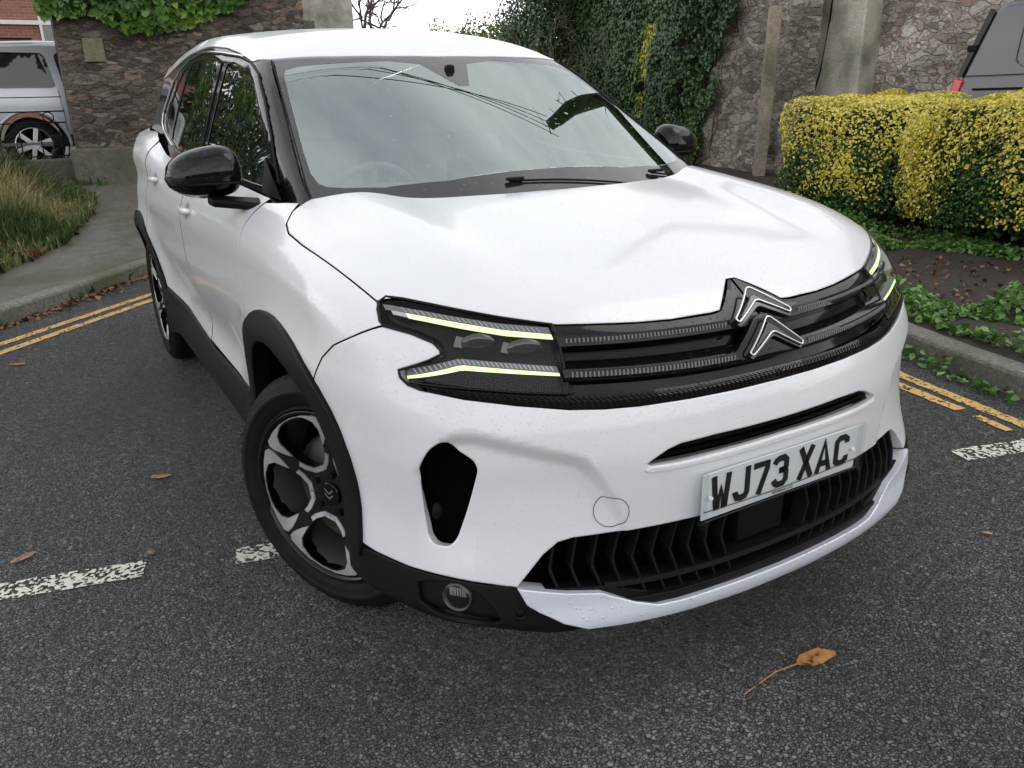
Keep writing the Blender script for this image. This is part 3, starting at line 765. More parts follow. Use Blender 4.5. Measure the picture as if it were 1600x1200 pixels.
# --- headlamps
def lamp(sg):
    h=empty('headlight',parent=car);h.location=(0,0,0)
    s3=lambda L:[(x,sg*y,z) for x,y,z in L]
    outl=[(-.178,.500,.910)]+topedge[5:]+forkout+forkin+forklow+[(-.281,.788,.811),(-.20,.70,.803),(-.135,.60,.790),(-.100,.515,.781),(-.118,.510,.800),(-.140,.507,.845)]
    panel('lens_cover','F',s3(outl),M['lens'],h,off=.0015,gap=.002,res=.02,flange=.004)
    rimo=[(x,y,z) for x,y,z in outl]
    ub=MB()
    L=onsurf([(sg*y,z) for x,y,z in dens(outl,.012)],-.001);L=np.vstack([L,L[:1]])
    MB().tube(L,.0032,6,False).build('lamp_surround',M['piano'],h,smooth=True)
    # upper running light with silver shelf above it
    up=[(.507,.8945,.8865),(.60,.909,.8995),(.667,.9235,.9145),(.73,.937,.929),(.782,.946,.939)]
    A=np.linspace(.509,.782,26)
    def light(name,zt,zb_,off,m,a_=A,par=h,dep=.004):
        b=MB();P=onsurf([(sg*a,zt(a)) for a in a_],off);Q=onsurf([(sg*a,zb_(a)) for a in a_],off);P2=onsurf([(sg*a,zt(a)) for a in a_],off-dep);Q2=onsurf([(sg*a,zb_(a)) for a in a_],off-dep)
        V=[];F=[]
        for i in range(len(a_)):V+=[P[i],Q[i],Q2[i],P2[i]]
        for i in range(len(a_)-1):
            for e in range(4):F.append((4*i+e,4*i+(e+1)%4,4*i+4+(e+1)%4,4*i+4+e))
        b.add(V,F);return b.build(name,m,par)
    zu=lambda a:np.interp(a,[u[0] for u in up],[u[1] for u in up]);zl=lambda a:np.interp(a,[u[0] for u in up],[u[2] for u in up])
    light('light_strip',zu,zl,-.006,M['drl'],A[:-2])
    light('light_strip_end',zu,zl,-.006,M['satin'],A[-3:])
    # shelf above strip
    rg=MB();A2=np.linspace(.509,.79,24)
    P=onsurf([(sg*a,zu(a)) for a in A2],-.006);Q=onsurf([(sg*a,zu(a)+.012-.004*(a-.5)/.3) for a in A2],-.004)
    V=[];F=[]
    for p,q in zip(P,Q):V+=[p,q]
    for i in range(len(A2)-1):F.append((2*i,2*i+1,2*i+3,2*i+2))
    rg.add(V,F);rg.build('shelf',M['lampgrey'],h)
    b=MB()
    for a in np.arange(.53,.76,.0095):
        P=onsurf([(sg*a,zu(a)+.001),(sg*(a+.004),zu(a)+.009)],-.0035);b.tube(P,.0008,4)
    b.build('light_teeth',M['satin'],h);b=MB()
    for a in np.arange(.53,.785,.0085):
        zz=zlw(a) if False else np.interp(a,[.519,.70,.792],[.8225,.8475,.8225])
        P=onsurf([(sg*a,zz+.003),(sg*(a+.004),zz+.012)],-.0035);b.tube(P,.0009,4)
    b.build('light_teeth',M['satin'],h)
    A3=np.linspace(.519,.794,26)
    zu2=lambda a:np.interp(a,[.519,.70,.794],[.8222,.8482,.8228]);zl2=lambda a:np.interp(a,[.519,.70,.794],[.8165,.8385,.8175])
    light('light_strip',zu2,zl2,-.006,M['drl'],A3)
    P=onsurf([(sg*a,zu2(a)) for a in A3],-.007);Q=onsurf([(sg*a,zu2(a)+.014) for a in A3],-.014);b=MB();V=[];F=[]
    for p,q in zip(P,Q):V+=[p,q]
    for i in range(len(A3)-1):F.append((2*i,2*i+1,2*i+3,2*i+2))
    b.add(V,F);b.build('shelf',M['lampgrey'],h)
    # lens modules
    for (a,z,rw,rh) in ((.655,.892,.036,.021),(.570,.877,.040,.021)):
        b=MB();c=onsurf([(sg*a,z)],-.022)[0];V=[];F=[]
        n=fnorm(np.array([c]),body)[0];t=np.cross([0,0,1],n);t/=np.linalg.norm(t)
        for i in range(6):
            for k in range(20):
                an=2*math.pi*k/20;r=1-i/5*.98;sq=1.0
                V.append(c+t*rw*r*math.cos(an)+np.array([0,0,1])*rh*r*math.sin(an)*sq+n*.016*math.sqrt(1-(r*.98)**2))
        for i in range(5):
            for k in range(20):F.append((i*20+k,i*20+(k+1)%20,(i+1)*20+(k+1)%20,(i+1)*20+k))
        b.add(V,F);b.build('projector_lens',M['proj'],h,smooth=True)
        for dx_ in (-.034,):
            MB().box(tuple(c+t*dx_*1.15+n*.004+np.array([0,0,.004])),(.004,.018,.022),Matrix.Rotation(math.atan2(n[1],n[0])+.4,3,'Z')@Matrix.Rotation(.35*sg,3,'X')).build('painted_glint',M['dash'],h)  # light grey box: a slanted reflection in the lamp put into its colour
    # inner housing
    panel('lamp_housing','F',s3([(-.178,.500,.912)]+topedge[5:]+forkout+forkin+forklow+[(-.281,.788,.806),(-.20,.70,.795),(-.135,.60,.780),(-.100,.505,.775)]),M['lampin'],h,off=-.026,gap=-.003,res=.03,flange=0)
    return h
lamp(-1);lamp(1)
# --- glasshouse (surface: upper)
up_=upper
railL=[(-1.917,.634,1.508),(-2.126,.626,1.549),(-2.326,.624,1.579),(-2.643,.635,1.602),(-3.032,.643,1.594),(-3.423,.651,1.559),(-3.75,.64,1.515),(-4.12,.60,1.46)]
roofo=[(-1.732,0,1.556),(-1.745,.20,1.55),(-1.775,.38,1.54),(-1.834,.589,1.512)]+railL
roofrear=[(-4.22,.30,1.53),(-4.24,0,1.54)]
half=roofo+roofrear
oth=[(x,-y,z) for x,y,z in half[::-1] if abs(y)>1e-6]
panel('roof','G',half+oth,PT,car,fn=up_,res=.035,gap=.001,flange=.02,off=.002)
# windscreen: black border + clear pane
wout=[(-.875,0,1.10),(-.89,.20,1.10),(-.915,.38,1.10),(-.96,.50,1.1),(-1.03,.62,1.1),(-1.085,.712,1.1),(-1.20,.706,1.1),(-1.43,.664,1.29),(-1.826,.583,1.51),(-1.768,.38,1.54),(-1.738,.20,1.55),(-1.726,0,1.55)]
wclear=[(-1.01,0,1),(-1.017,.325,1),(-1.055,.512,1),(-1.10,.615,1),(-1.125,.655,1),(-1.15,.674,1),(-1.20,.678,1),(-1.30,.664,1),(-1.60,.606,1),(-1.70,.585,1),(-1.735,.570,1),(-1.745,.53,1),(-1.722,.35,1),(-1.709,.20,1),(-1.676,.095,1),(-1.518,.022,1),(-1.514,0,1)]
wc=sym(wclear)
M['frit']=simple('glass_border',(.016,.015,.016),.03,0,0,.9,(60,.12,.0008))
wp=panel('windscreen','T',sym(wout),M['frit'],car,holes=[wc],fn=up_,res=.03,gap=.0015,flange=.006,hflange=.001,groove=.002,gd=.0004,snap=False)
pane=panel('glass_pane','T',wc,M['wglass'],wp,fn=up_,res=.03,gap=-.001,flange=0,groove=.002,gd=.0005,snap=False)
# side: black pillars and window frames with glass let in
fg=[(-2.283,.70,1.150),(-2.25,.66,1.50),(-2.235,.657,1.523),(-2.15,.652,1.523),(-2.039,.652,1.503),(-1.92,.66,1.478),(-1.820,.668,1.442),(-1.70,.69,1.385),(-1.60,.70,1.32),(-1.50,.72,1.232),(-1.43,.74,1.165),(-1.385,.75,1.118),(-1.60,.75,1.122),(-2.0,.75,1.135)]
rg_=[(-2.385,.70,1.155),(-2.375,.66,1.50),(-2.385,.655,1.534),(-2.6,.655,1.550),(-2.86,.660,1.552),(-2.92,.665,1.54),(-2.98,.684,1.496),(-3.02,.73,1.38),(-3.05,.770,1.26),(-3.03,.775,1.225),(-2.8,.78,1.185)]
qg=[(-3.00,.664,1.545),(-3.10,.670,1.53),(-3.23,.695,1.46),(-3.30,.72,1.38),(-3.32,.742,1.325),(-3.25,.755,1.29),(-3.08,.772,1.245),(-3.06,.76,1.29)]
def TP(x,y):
    q=project(np.array([[x,y]]),'T',up_)[0];return tuple(q)
dlo=[TP(-1.075,.735),TP(-1.085,.715),TP(-1.20,.708),TP(-1.43,.666),TP(-1.64,.626),TP(-1.832,.586)]+railL+[(-4.22,.55,1.42),(-4.28,.6,1.25),(-4.2,.70,1.05),(-3.6,.76,1.02),(-3.2,.78,1.02),(-2.4,.80,1.03),(-1.3,.80,1.03),(-1.08,.79,1.04)]
def flip(L,s):return [(x,s*y,z) for x,y,z in L]
for s in (-1,1):
    fr=panel('side_window_frame','G',flip(dlo,s),M['gloss'],car,holes=[flip(fg,s),flip(rg_,s),flip(qg,s)],fn=up_,res=.03,gap=.0015,flange=.02,hflange=.012,groove=.003,gd=.0012,off=-.001)
    panel('front_door_window','G',flip(fg,s),M['sglass'],fr,fn=up_,off=-.006,gap=-.002,flange=0,res=.03,groove=.002,gd=0)
    panel('rear_door_window','G',flip(rg_,s),M['tglass'],fr,fn=up_,off=-.006,gap=-.002,flange=0,res=.03,groove=.002,gd=0)
    panel('quarter_window','G',flip(qg,s),M['tglass'],fr,fn=up_,off=-.006,gap=-.002,flange=0,res=.03,groove=.002,gd=0)
    # bright curved trim round the windows
    def gsurf(L,off):
        u=CH['G'][0](np.array(L,float));X=project(u,'G',up_);return X+fnorm(X,up_)*off
    tr=dens([(-2.05,s*.635,1.538),(-2.347,s*.641,1.562),(-2.7,s*.645,1.578),(-3.0,s*.655,1.568),(-3.2,s*.665,1.540),(-3.34,s*.68,1.495),(-3.45,s*.715,1.39),(-3.493,s*.729,1.335),(-3.45,s*.745,1.29),(-3.329,s*.761,1.255),(-2.95,s*.788,1.195),(-2.585,s*.792,1.160),(-2.0,s*.79,1.13)],.015,False)
    MB().tube(gsurf(tr,.003),.006,6).build('window_trim',M['chrome'],fr,smooth=True)
    # door-frame seams, pillar strips
    MB().tube(gsurf(dens([(-1.30,s*.77,1.14),(-1.46,s*.70,1.262),(-1.62,s*.68,1.375),(-1.79,s*.65,1.468),(-1.93,s*.64,1.512),(-2.1,s*.635,1.538),(-2.35,s*.635,1.560),(-2.9,s*.63,1.575)],.012,False),.002),.0045,5).build('door_frame_edge',M['clad'],fr,smooth=True)
    MB().tube(gsurf(dens([(-2.31,s*.65,1.52),(-2.335,s*.72,1.14)],.05,False),.0005),.004,5).build('pillar_strip',M['satin'] if 0 else M['clad'],fr,smooth=True)
    # A-pillar seal between windscreen and pillar
    MB().tube(gsurf([TP(*(np.array([-1.08,s*.722])*(1-t)+np.array([-1.83,s*.588])*t)) for t in np.linspace(0,1,40)],.0008),.0028,5).build('pillar_seal',M['dark'],fr,smooth=True)
panel('rear_window','R',[(-4.2,-.6,1.5),(-4.2,0,1.53),(-4.2,.6,1.5),(-4.2,.68,1.2),(-4.2,0,1.2),(-4.2,-.68,1.2)],M['gloss'],car,fn=up_,res=.08,gap=0,flange=0)
# --- door handles
def handle(door,x,z,sg):
    O=np.array([[x,sg*.87,z]]);X=project(CH['S'][0](O),'S',body)[0]
    b=MB();P=[(x+.10*t,X[1]+sg*(.030*math.cos(t*1.45)**.6-.004),z+.004*t) for t in np.linspace(-1,1,13)]
    V=[];F=[]
    for i,p in enumerate(P):
        t=-1+2*i/12;hh=.013*(1-.35*abs(t)**3);w2=.007
        for k in range(8):
            a=2*math.pi*k/8;V.append((p[0],p[1]+sg*w2*math.cos(a),p[2]+hh*math.sin(a)))
    for i in range(12):
        for k in range(8):F.append((8*i+k,8*i+(k+1)%8,8*i+8+(k+1)%8,8*i+8+k))
    F+=[tuple(range(8)),tuple(range(96,104))]
    b.add(V,F);h=b.build('handle',PT,door,smooth=True)
    # flat grey disc behind the handle, the cup's shade painted in its colour
    b=MB();V=[];F=[]
    for i in range(9):
        for k in range(16):
            a=2*math.pi*k/16;r=i/8;xx=x+.012+.042*r*math.cos(a);zz=z+.0+.036*r*math.sin(a)
            q=project(CH['S'][0](np.array([[xx,X[1],zz]])),'S',body)[0];V.append((q[0],q[1]+sg*.0012,q[2]))
    for i in range(8):
        for k in range(16):F.append((i*16+k,i*16+(k+1)%16,(i+1)*16+(k+1)%16,(i+1)*16+k))
    b.add(V,F);b.build('handle_cup_shade',simple('cup_shade_grey_%d'%sg,(.45,.46,.48),.3,0,1),h,smooth=True)
for d in fds: handle(d,-2.20,.985,1 if d.data.vertices[0].co.y>0 else -1)
for d in rds: handle(d,-3.10,1.045,1 if d.data.vertices[0].co.y>0 else -1)
# --- door mirrors
def mirror(sg):
    m=empty('door_mirror',parent=car)
    # housing: superellipsoid, wider inboard, cut flat at the back
    cx,cy,cz=-1.45,sg*.932,1.163
    V=[];F=[];nu,nv=36,24
    for i in range(nv+1):
        t=i/nv  # 0 inboard .. 1 outboard tip
        yy=-.105+.215*t
        s=(1-abs((t-.40)/.60)**3.4)**.45 if t>=.40 else (1-abs((t-.40)/.42)**3.2)**.5 if abs((t-.40)/.42)<1 else 0.05
        s=max(s,.03)
        ht=.086*s*(1.0 if t<.35 else 1-.22*((t-.35)/.65)**1.3);hb=.072*s*(1-.30*t)
        dp=.085*s
        zc=-.004+.018*(1-t)*.6
        for k in range(nu):
            a=2*math.pi*k/nu;c_,s_=math.cos(a),math.sin(a)
            ex=abs(c_)**.8*(1 if c_>0 else -1);ez=abs(s_)**.8*(1 if s_>0 else -1)
            V.append((cx+(dp*ex if ex>0 else dp*.55*ex)-.03*t,cy+sg*yy,cz+zc+(ht if ez>0 else hb)*ez))
    for i in range(nv):
        for k in range(nu):F.append((i*nu+k,i*nu+(k+1)%nu,(i+1)*nu+(k+1)%nu,(i+1)*nu+k))
    F+=[tuple(range(nu))[::-1],tuple(nv*nu+k for k in range(nu))]
    # the lower shell is matt: split by height
    zs=cz-.020
    top=[];bot=[]
    for f in F: (top if sum(V[i][2]+ .12*(V[i][0]-cx)*0 for i in f)/len(f)>zs-.00 else bot).append(f)
    def sub(fs):
        u=sorted({i for f in fs for i in f});mp={k:i for i,k in enumerate(u)};return [V[k] for k in u],[tuple(mp[i] for i in f) for f in fs]
    a,b_=sub(top);o=meshobj('mirror_cap',a,b_,M['gloss'],m,True)
    V=[(cx+(x-cx)*.985,cy+(y-cy)*.99,z) for x,y,z in V]
    a,b_=sub(bot);o2=meshobj('mirror_housing',a,b_,M['piano'],m,True)
    # indicator line
    b=MB();P=[(cx+.083*math.cos((t-.35)*1.9)**.7-.025*t-.001+.003,cy+sg*(-.09+.195*t),zs+.001) for t in np.linspace(.0,.97,16)]
    b.tube(P,.0035,6).build('indicator_strip',M['clad'],m,smooth=True)
    # glass
    b=MB();P=[(cx-.050,cy+sg*(.105*math.cos(2*math.pi*k/24)-.0),cz+.070*math.sin(2*math.pi*k/24)) for k in range(24)];b.add(P,[tuple(range(24))]);b.build('mirror_glass',M['chrome'],m)
    # arm and sail plate
    A=[(-1.385,sg*.78,1.065),(-1.36,sg*.80,1.085),(-1.40,sg*.86,1.085),(-1.43,sg*.92,1.092)]
    b=MB();V=[];F=[]
    for (x,y,z),(dx,dzz) in zip([(-1.33,sg*.770,1.075),(-1.35,sg*.80,1.078),(-1.40,sg*.85,1.082),(-1.445,sg*.93,1.092)],[(.075,.020),(.065,.018),(.052,.018),(.050,.018)]):
        V+=[(x+dx,y,z+dzz*.3),(x+dx*.8,y,z-dzz),(x-dx*.6,y,z-dzz),(x-dx*.6,y,z+dzz)]
    for i in range(3):
        for e in range(4):F.append((4*i+e,4*i+(e+1)%4,4*i+4+(e+1)%4,4*i+4+e))
    F+=[(0,1,2,3),(12,13,14,15)]
    b.add(V,F);b.build('mirror_arm',M['clad'],m,bevel=.008)
    b=MB().add([(-1.20,sg*.772,1.098),(-1.46,sg*.765,1.100),(-1.50,sg*.733,1.205),(-1.30,sg*.765,1.15)],[(0,1,2,3)]);b.build('sail_plate',M['clad'],m)
    return m
mirror(-1);mirror(1)
# --- wipers
for (a,b_) in (((-.945,-.15),(-.895,.30)),((-.975,.42),(-.985,.60))):
    P=[]
    for t in np.linspace(0,1,14):
        x=a[0]+(b_[0]-a[0])*t;y=a[1]+(b_[1]-a[1])*t
        q=project(np.array([[x-.012,y]]),'T',up_)[0];P.append((q[0],q[1],q[2]+.006))
    wpr=MB().tube(P,.0035,6).build('wiper',M['dark'],car,smooth=True)
    MB().box((P[0][0],P[0][1]+.02,P[0][2]+.006),(.016,.06,.010)).build('wiper_joint',M['clad'],wpr,bevel=.004)
# --- interior
it=empty('interior',parent=car)
b=MB();V=[];F=[];Y=np.linspace(-.66,.66,23)
prof=[(-1.00,1.075),(-1.15,1.088),(-1.32,1.085),(-1.45,1.075),(-1.50,1.04),(-1.50,.90),(-1.42,.65)]
for y in Y:
    bump_=.030*math.exp(-((y+.36)/.16)**2)
    for x,z in prof: V.append((x-.0,y,z+(bump_ if x<-1.2 else 0)-.06*max(0,abs(y)-.45)))
k=len(prof)
for i in range(len(Y)-1):
    for j in range(k-1):F.append((i*k+j,i*k+j+1,(i+1)*k+j+1,(i+1)*k+j))
b.add(V,F);b.build('dashboard',M['dashb'],it,smooth=True)
b=MB();b.box((-1.46,.02,1.10),(.03,.26,.13));b.build('centre_screen',M['piano'],it,bevel=.01)
c=Vector((-1.60,-.36,.99));q=Matrix.Rotation(R_(-64),3,'Y')
P=[c+q@Vector((.185*math.cos(t),.185*math.sin(t),0)) for t in np.linspace(0,2*math.pi,33)]
sw=MB().tube(P,.016,8,False).build('steering_wheel',M['dashb'],it,smooth=True)
b=MB();
for t in (0,math.pi,-math.pi/2):b.tube([c,c+q@Vector((.18*math.sin(t+math.pi/2)*1.0,.18*math.cos(t+math.pi/2),0))],.014,6)
b.tube([c+q@Vector((0,0,-.02)),c+q@Vector((0,0,.03))],.06,16);b.build('spoke',M['dashb'],sw,smooth=True)
def seat(y,x):
    b=MB();b.box((x,y,.62),(.52,.50,.16));b.box((x-.30,y,.92),(.14,.48,.60),Matrix.Rotation(R_(-14),3,'Y'))
    o=b.build('seat',M['seat'],it,bevel=.05)
    b=MB();b.box((x-.40,y,1.30),(.10,.26,.17),Matrix.Rotation(R_(-8),3,'Y'));b.tube([(x-.37,y-.06,1.1),(x-.39,y-.06,1.25)],.006);b.tube([(x-.37,y+.06,1.1),(x-.39,y+.06,1.25)],.006)
    b.build('headrest',M['seat'],o,bevel=.035)
for y in(-.36,.36): seat(y,-2.0)
for y in(-.38,.38): seat(y,-2.95)
b=MB();b.box((-1.66,-.02,1.425),(.03,.20,.055));b.box((-1.63,0,1.46),(.04,.03,.05));b.build('rear_view_mirror',M['dark'],it,bevel=.01)
b=MB();V=[(-1.1,-.74,1.05),(-4.2,-.74,1.05),(-4.2,-.74,.45),(-1.1,-.74,.45)];V+=[(x,-y,z) for x,y,z in V];V+=[(-1.1,-.74,.42),(-4.2,-.74,.42),(-4.2,.74,.42),(-1.1,.74,.42)]
b.add(V,[(0,1,2,3),(4,5,6,7),(8,9,10,11),(2,3,7,6)]);b.build('cabin_shell',M['dashb'],it)
b=MB();Yh=np.linspace(-.5,.5,9);V=[];F=[]
for y in Yh:
    for x in (-1.80,-2.3,-3.0,-4.0):V.append((x,y,float(ev('rz',np.array([x]))[0])-.05-.06*y*y*4))
for i in range(8):
    for j in range(3):F.append((i*4+j,i*4+j+1,i*4+j+5,i*4+j+4))
b.add(V,F);b.build('headlining',simple('headlining_grey',(.35,.35,.34),.9),it,smooth=True)
# --- wheels
def polar(r,a): return (r*math.cos(a),r*math.sin(a))
RR=.238
def wheel_meshes():
    """local frame: axis = +Z pointing outwards, z=0 at the outer tyre wall"""
    out=[]
    seg=96
    def lathe(prof,seg=seg):
        V=[];F=[]
        for r,z in prof:
            for k in range(seg):
                a=2*math.pi*k/seg;V.append((r*math.cos(a),r*math.sin(a),z))
        for i in range(len(prof)-1):
            for k in range(seg):F.append((i*seg+k,i*seg+(k+1)%seg,(i+1)*seg+(k+1)%seg,(i+1)*seg+k))
        return V,F
    tp=[(.232,-.028),(.236,-.012),(.243,-.006),(.250,-.0075),(.258,-.002),(.275,.003),(.290,.0045),(.292,.006),(.300,.006),(.302,.0035),(.320,-.003),(.333,-.012),(.343,-.024),(.3485,-.036)]
    tr=[]
    for a,b in ((-.036,-.072),(-.080,-.112),(-.120,-.152),(-.160,-.196)):
        tr+=[(.351,a),(.352,b),(.345,b-.001),(.345,b-.007)]
    tp=tp+tr[:-2]+[(.343,-.208),(.325,-.224),(.29,-.232),(.25,-.228),(.232,-.205)]
    V,F=lathe(tp,120)
    tyre=('tyre',V,F,M['rubber'])
    # tread sipes as cut blocks on the shoulder
    b=MB()
    for k in range(72):
        a=2*math.pi*k/72
        for zc,wd,sl in ((-.030,.026,.02),(-.062,.020,.03),(-.136,.024,-.03),(-.170,.030,.02)):
            r=.3522 if zc<-.04 else .3465
            p=[(r,a,zc-wd/2),(r,a+.012,zc-wd/2),(r+ (0 if zc<-.04 else .0),a+sl+.012,zc+wd/2),(r,a+sl,zc+wd/2)]
            b.add([(q[0]*math.cos(q[1]),q[0]*math.sin(q[1]),q[2]) for q in p],[(0,1,2,3)])
    sip=('tread_sipe',b.V,b.F,M['liner'])
    V,F=lathe([(.2365,-.010),(.2375,-.002),(.2345,.0015),(.231,-.001),(.226,-.012),(.2215,-.026)])
    lip=('rim_lip',V,F,M['gloss'])
    V,F=lathe([(.2215,-.026),(.220,-.030),(.213,-.055),(.211,-.12),(.215,-.19),(.236,-.205)])
    rim=('rim',V,F,M['barrel'])
    # black spider: disc with five openings
    N5=5;hole=[(.080,0.01),(.082,13),(.105,23.5),(.130,26.5),(.186,25),(.205,21),(.2155,13),(.2185,0)]
    def holepts(c):
        h=[polar(r,c+R_(t)) for r,t in hole];h+=[polar(r,c-R_(t)) for r,t in hole[::-1][1:]]
        h=np.array(h);h=np.hstack([h,np.zeros((len(h),1))]);return dens(rounded(h,.005)[:,:2],.008)
    O=np.array([polar(.224,2*math.pi*k/90) for k in range(90)])
    Hs=[holepts(R_(90+72*i)) for i in range(N5)]
    Hs=[h if area(h)>0 else h[::-1] for h in Hs]
    prof=lambda r:np.interp(r,[0,.030,.036,.07,.12,.20,.23],[-.034,-.034,-.030,-.034,-.024,-.010,-.008])
    vs=[Vector(p) for p in O];E=[(i,(i+1)%90) for i in range(90)]
    for h in Hs:
        n0=len(vs);vs+=[Vector(p) for p in h];E+=[(n0+i,n0+(i+1)%len(h)) for i in range(len(h))]
    gx=np.arange(-.22,.221,.012);G=np.array([(x,y) for x in gx for y in gx if x*x+y*y<.219**2])
    ok=np.ones(len(G),bool)
    for h in Hs: ok&=~pip(G,h)&(dseg(G,h)>.005)
    vs+=[Vector(p) for p in G[ok]]
    tv,_,tf,_,_,_=delaunay_2d_cdt(vs,E,[],0,1e-6)
    U=np.array([(v.x,v.y) for v in tv]);cen=np.array([U[list(t)].mean(0) for t in tf]);ok=np.hypot(cen[:,0],cen[:,1])<.2245
    for h in Hs: ok&=~pip(cen,h)
    z=prof(np.hypot(U[:,0],U[:,1]));V=[(a,b_,c_) for (a,b_),c_ in zip(U,z)];F=[tuple(tf[i]) for i in np.nonzero(ok)[0]]
    F=[t if (U[t[1]][0]-U[t[0]][0])*(U[t[2]][1]-U[t[0]][1])-(U[t[1]][1]-U[t[0]][1])*(U[t[2]][0]-U[t[0]][0])>0 else t[::-1] for t in F]
    for h in Hs:
        n0=len(V);k=len(h);zz=prof(np.hypot(h[:,0],h[:,1]))
        hb=inset(h,-.004) if False else h
        inn=np.array(h)+(h.mean(0)-h)*-.00
        V+=[(p[0],p[1],q) for p,q in zip(h,zz)]+[(p[0]*1.0+(h.mean(0)[0]-p[0])*-.05,p[1]+(h.mean(0)[1]-p[1])*-.05,q-.035) for p,q in zip(h,zz)]
        F+=[(n0+i,n0+(i+1)%k,n0+k+(i+1)%k,n0+k+i) for i in range(k)]
    spider=('wheel_spokes',V,F,M['gloss'])
    # machined faces round each opening
    b=MB()
    def plate_(poly,lift=.0025):
        P=np.array(poly);
        if area(P)<0:P=P[::-1]
        P=dens(P,.012);n0=len(P);zz=prof(np.hypot(P[:,0],P[:,1]))
        I=inset(P,.0012)
        zi=prof(np.hypot(I[:,0],I[:,1]))
        tv,_,tf,_,_,_=delaunay_2d_cdt([Vector(p) for p in I],[(i,(i+1)%n0) for i in range(n0)],[],1,1e-7)
        if len(tv)!=n0: return
        V=[(v.x,v.y,float(prof(math.hypot(v.x,v.y)))+lift) for v in tv]+[(p[0],p[1],q-.003) for p,q in zip(P,zz)]
        b.add(V,[tuple(t) for t in tf]+[(i,n0+i,n0+(i+1)%n0,(i+1)%n0) for i in range(n0)])
    for i in range(N5):
        c=R_(90+72*i)
        for s in (1,-1):
            pl=lambda L:[polar(r,c+s*R_(t)) for r,t in L]
            # outer bracket half
            plate_(pl([(.140,27.0),(.187,25.6),(.2058,21.6),(.2163,13.5),(.2193,8),(.2193,.0),(.2242,.0),(.2242,12),(.2242,22),(.2240,31.5),(.214,34.8),(.196,35.0),(.165,32)]))
            # inner bracket half
            plate_(pl([(.0795,0),(.0812,13.5),(.1042,24.1),(.121,26.4),(.116,33.0),(.096,31.5),(.067,19),(.063,0)]))
    face=('machined_face',b.V,b.F,M['satin'])
    V,F=lathe([(.0325,-.034),(.0325,-.027),(.030,-.0245),(.001,-.0235)],48)
    cap=('centre_cap',V,F,M['piano'])
    b=MB()
    for dz_ in (.006,-.008):
        P=[(-.015,-.010+dz_),(0,.002+dz_),(.015,-.010+dz_),(.015,-.0055+dz_),(0,.0072+dz_),(-.015,-.0055+dz_)]
        P=[(-y*0+x,-z+.000) for x,z in P] if False else P
        ca_,sa_=math.cos(R_(226)),math.sin(R_(226));b.add([(x*ca_-y*sa_,x*sa_+y*ca_,-.0222) for x,y in P],[(0,1,4,5),(1,2,3,4)])
    logo=('cap_emblem',b.V,b.F,M['chrome'])
    V,F=lathe([(.150,-.075),(.150,-.100),(.06,-.100),(.055,-.07),(.001,-.07)],60)
    disc=('brake_disc',V,F,M['brake'])
    b=MB();b.box((.10,.06,-.085),(.12,.10,.05));cal=('brake_caliper',b.V,b.F,M['dark'])
    V,F=lathe([(.212,-.15),(.001,-.15)],48);bk=('wheel_back',V,F,M['liner'])
    b=MB()
    for k in range(5):
        a=R_(54+72*k);b.tube([(.055*math.cos(a),.055*math.sin(a),-.040),(.055*math.cos(a),.055*math.sin(a),-.024)],.009,8)
    nut=('wheel_nuts',b.V,b.F,M['dark'])
    return tyre,sip,rim,lip,spider,face,cap,logo,disc,cal,bk,nut
WM=wheel_meshes()
WD={}
for n,V,F,m_ in WM:
    if n=='tyre': V=[(x*k_,y*k_,z) for x,y,z in V for k_ in [(.2475+(math.hypot(x,y)-.232)*(.3522-.2475)/(.3522-.232))/math.hypot(x,y)]]
    elif n!='tread_sipe': V=[(x*1.066,y*1.066,z) for x,y,z in V]
    me=bpy.data.meshes.new(n);me.from_pydata([tuple(map(float,v)) for v in V],[],[tuple(map(int,f)) for f in F]);me.materials.append(m_)
    me.polygons.foreach_set('use_smooth',[n in('tyre','rim','rim_lip','wheel_spokes','centre_cap')]*len(me.polygons));me.update()
    if n in('tyre','rim','wheel_spokes','centre_cap'):
        try: me.set_sharp_from_angle(angle=R_(38))
        except Exception: pass
    WD[n]=me
def put_wheel(x,y,sg,steer,spin,parent=None,s=1,zc=ZC):
    w=empty('wheel',parent=parent or car)
    # outward direction: sg*y rotated by steer about z
    d=Vector((0,sg,0));d.rotate(Matrix.Rotation(steer,3,'Z'))
    upv=Vector((0,0,1));xx=upv.cross(d).normalized()
    rot=Matrix((xx,upv,d)).transposed()@Matrix.Rotation(spin,3,'Z')
    mt=rot.to_4x4();mt.translation=Vector((x,y,zc));w.matrix_local=mt@Matrix.Scale(s,4)
    par={'tread_sipe':'tyre','rim_lip':'rim','machined_face':'wheel_spokes','cap_emblem':'centre_cap'}
    ob={}
    for n,me in WD.items():
        o=bpy.data.objects.new(n,me);C.objects.link(o);o.parent=ob[par[n]] if n in par else w;ob[n]=o
        if n=='brake_caliper' and 0: pass
    return w
st_=R_(28)
def front(sg):
    k=Vector((-.872,sg*.707,0));o=Vector((0,sg*.175,0));o.rotate(Matrix.Rotation(st_,3,'Z'));p=k+o;return p
pR=front(-1);pL=front(1)
put_wheel(pR.x,pR.y,-1,st_,R_(-46),zc=.341)
put_wheel(pL.x,pL.y,1,st_,R_(20))
put_wheel(-3.65,-.895,-1,0,R_(10));put_wheel(-3.65,.895,1,0,R_(40))
# tail lamps wrap round the rear corners
for s in(-1,1):
    panel('tail_lamp','S',[(-4.0,s*.8,1.10),(-4.22,s*.75,1.16),(-4.28,s*.75,1.02),(-4.0,s*.8,1.02)],M['red'],car,off=.004,res=.04,gap=0)
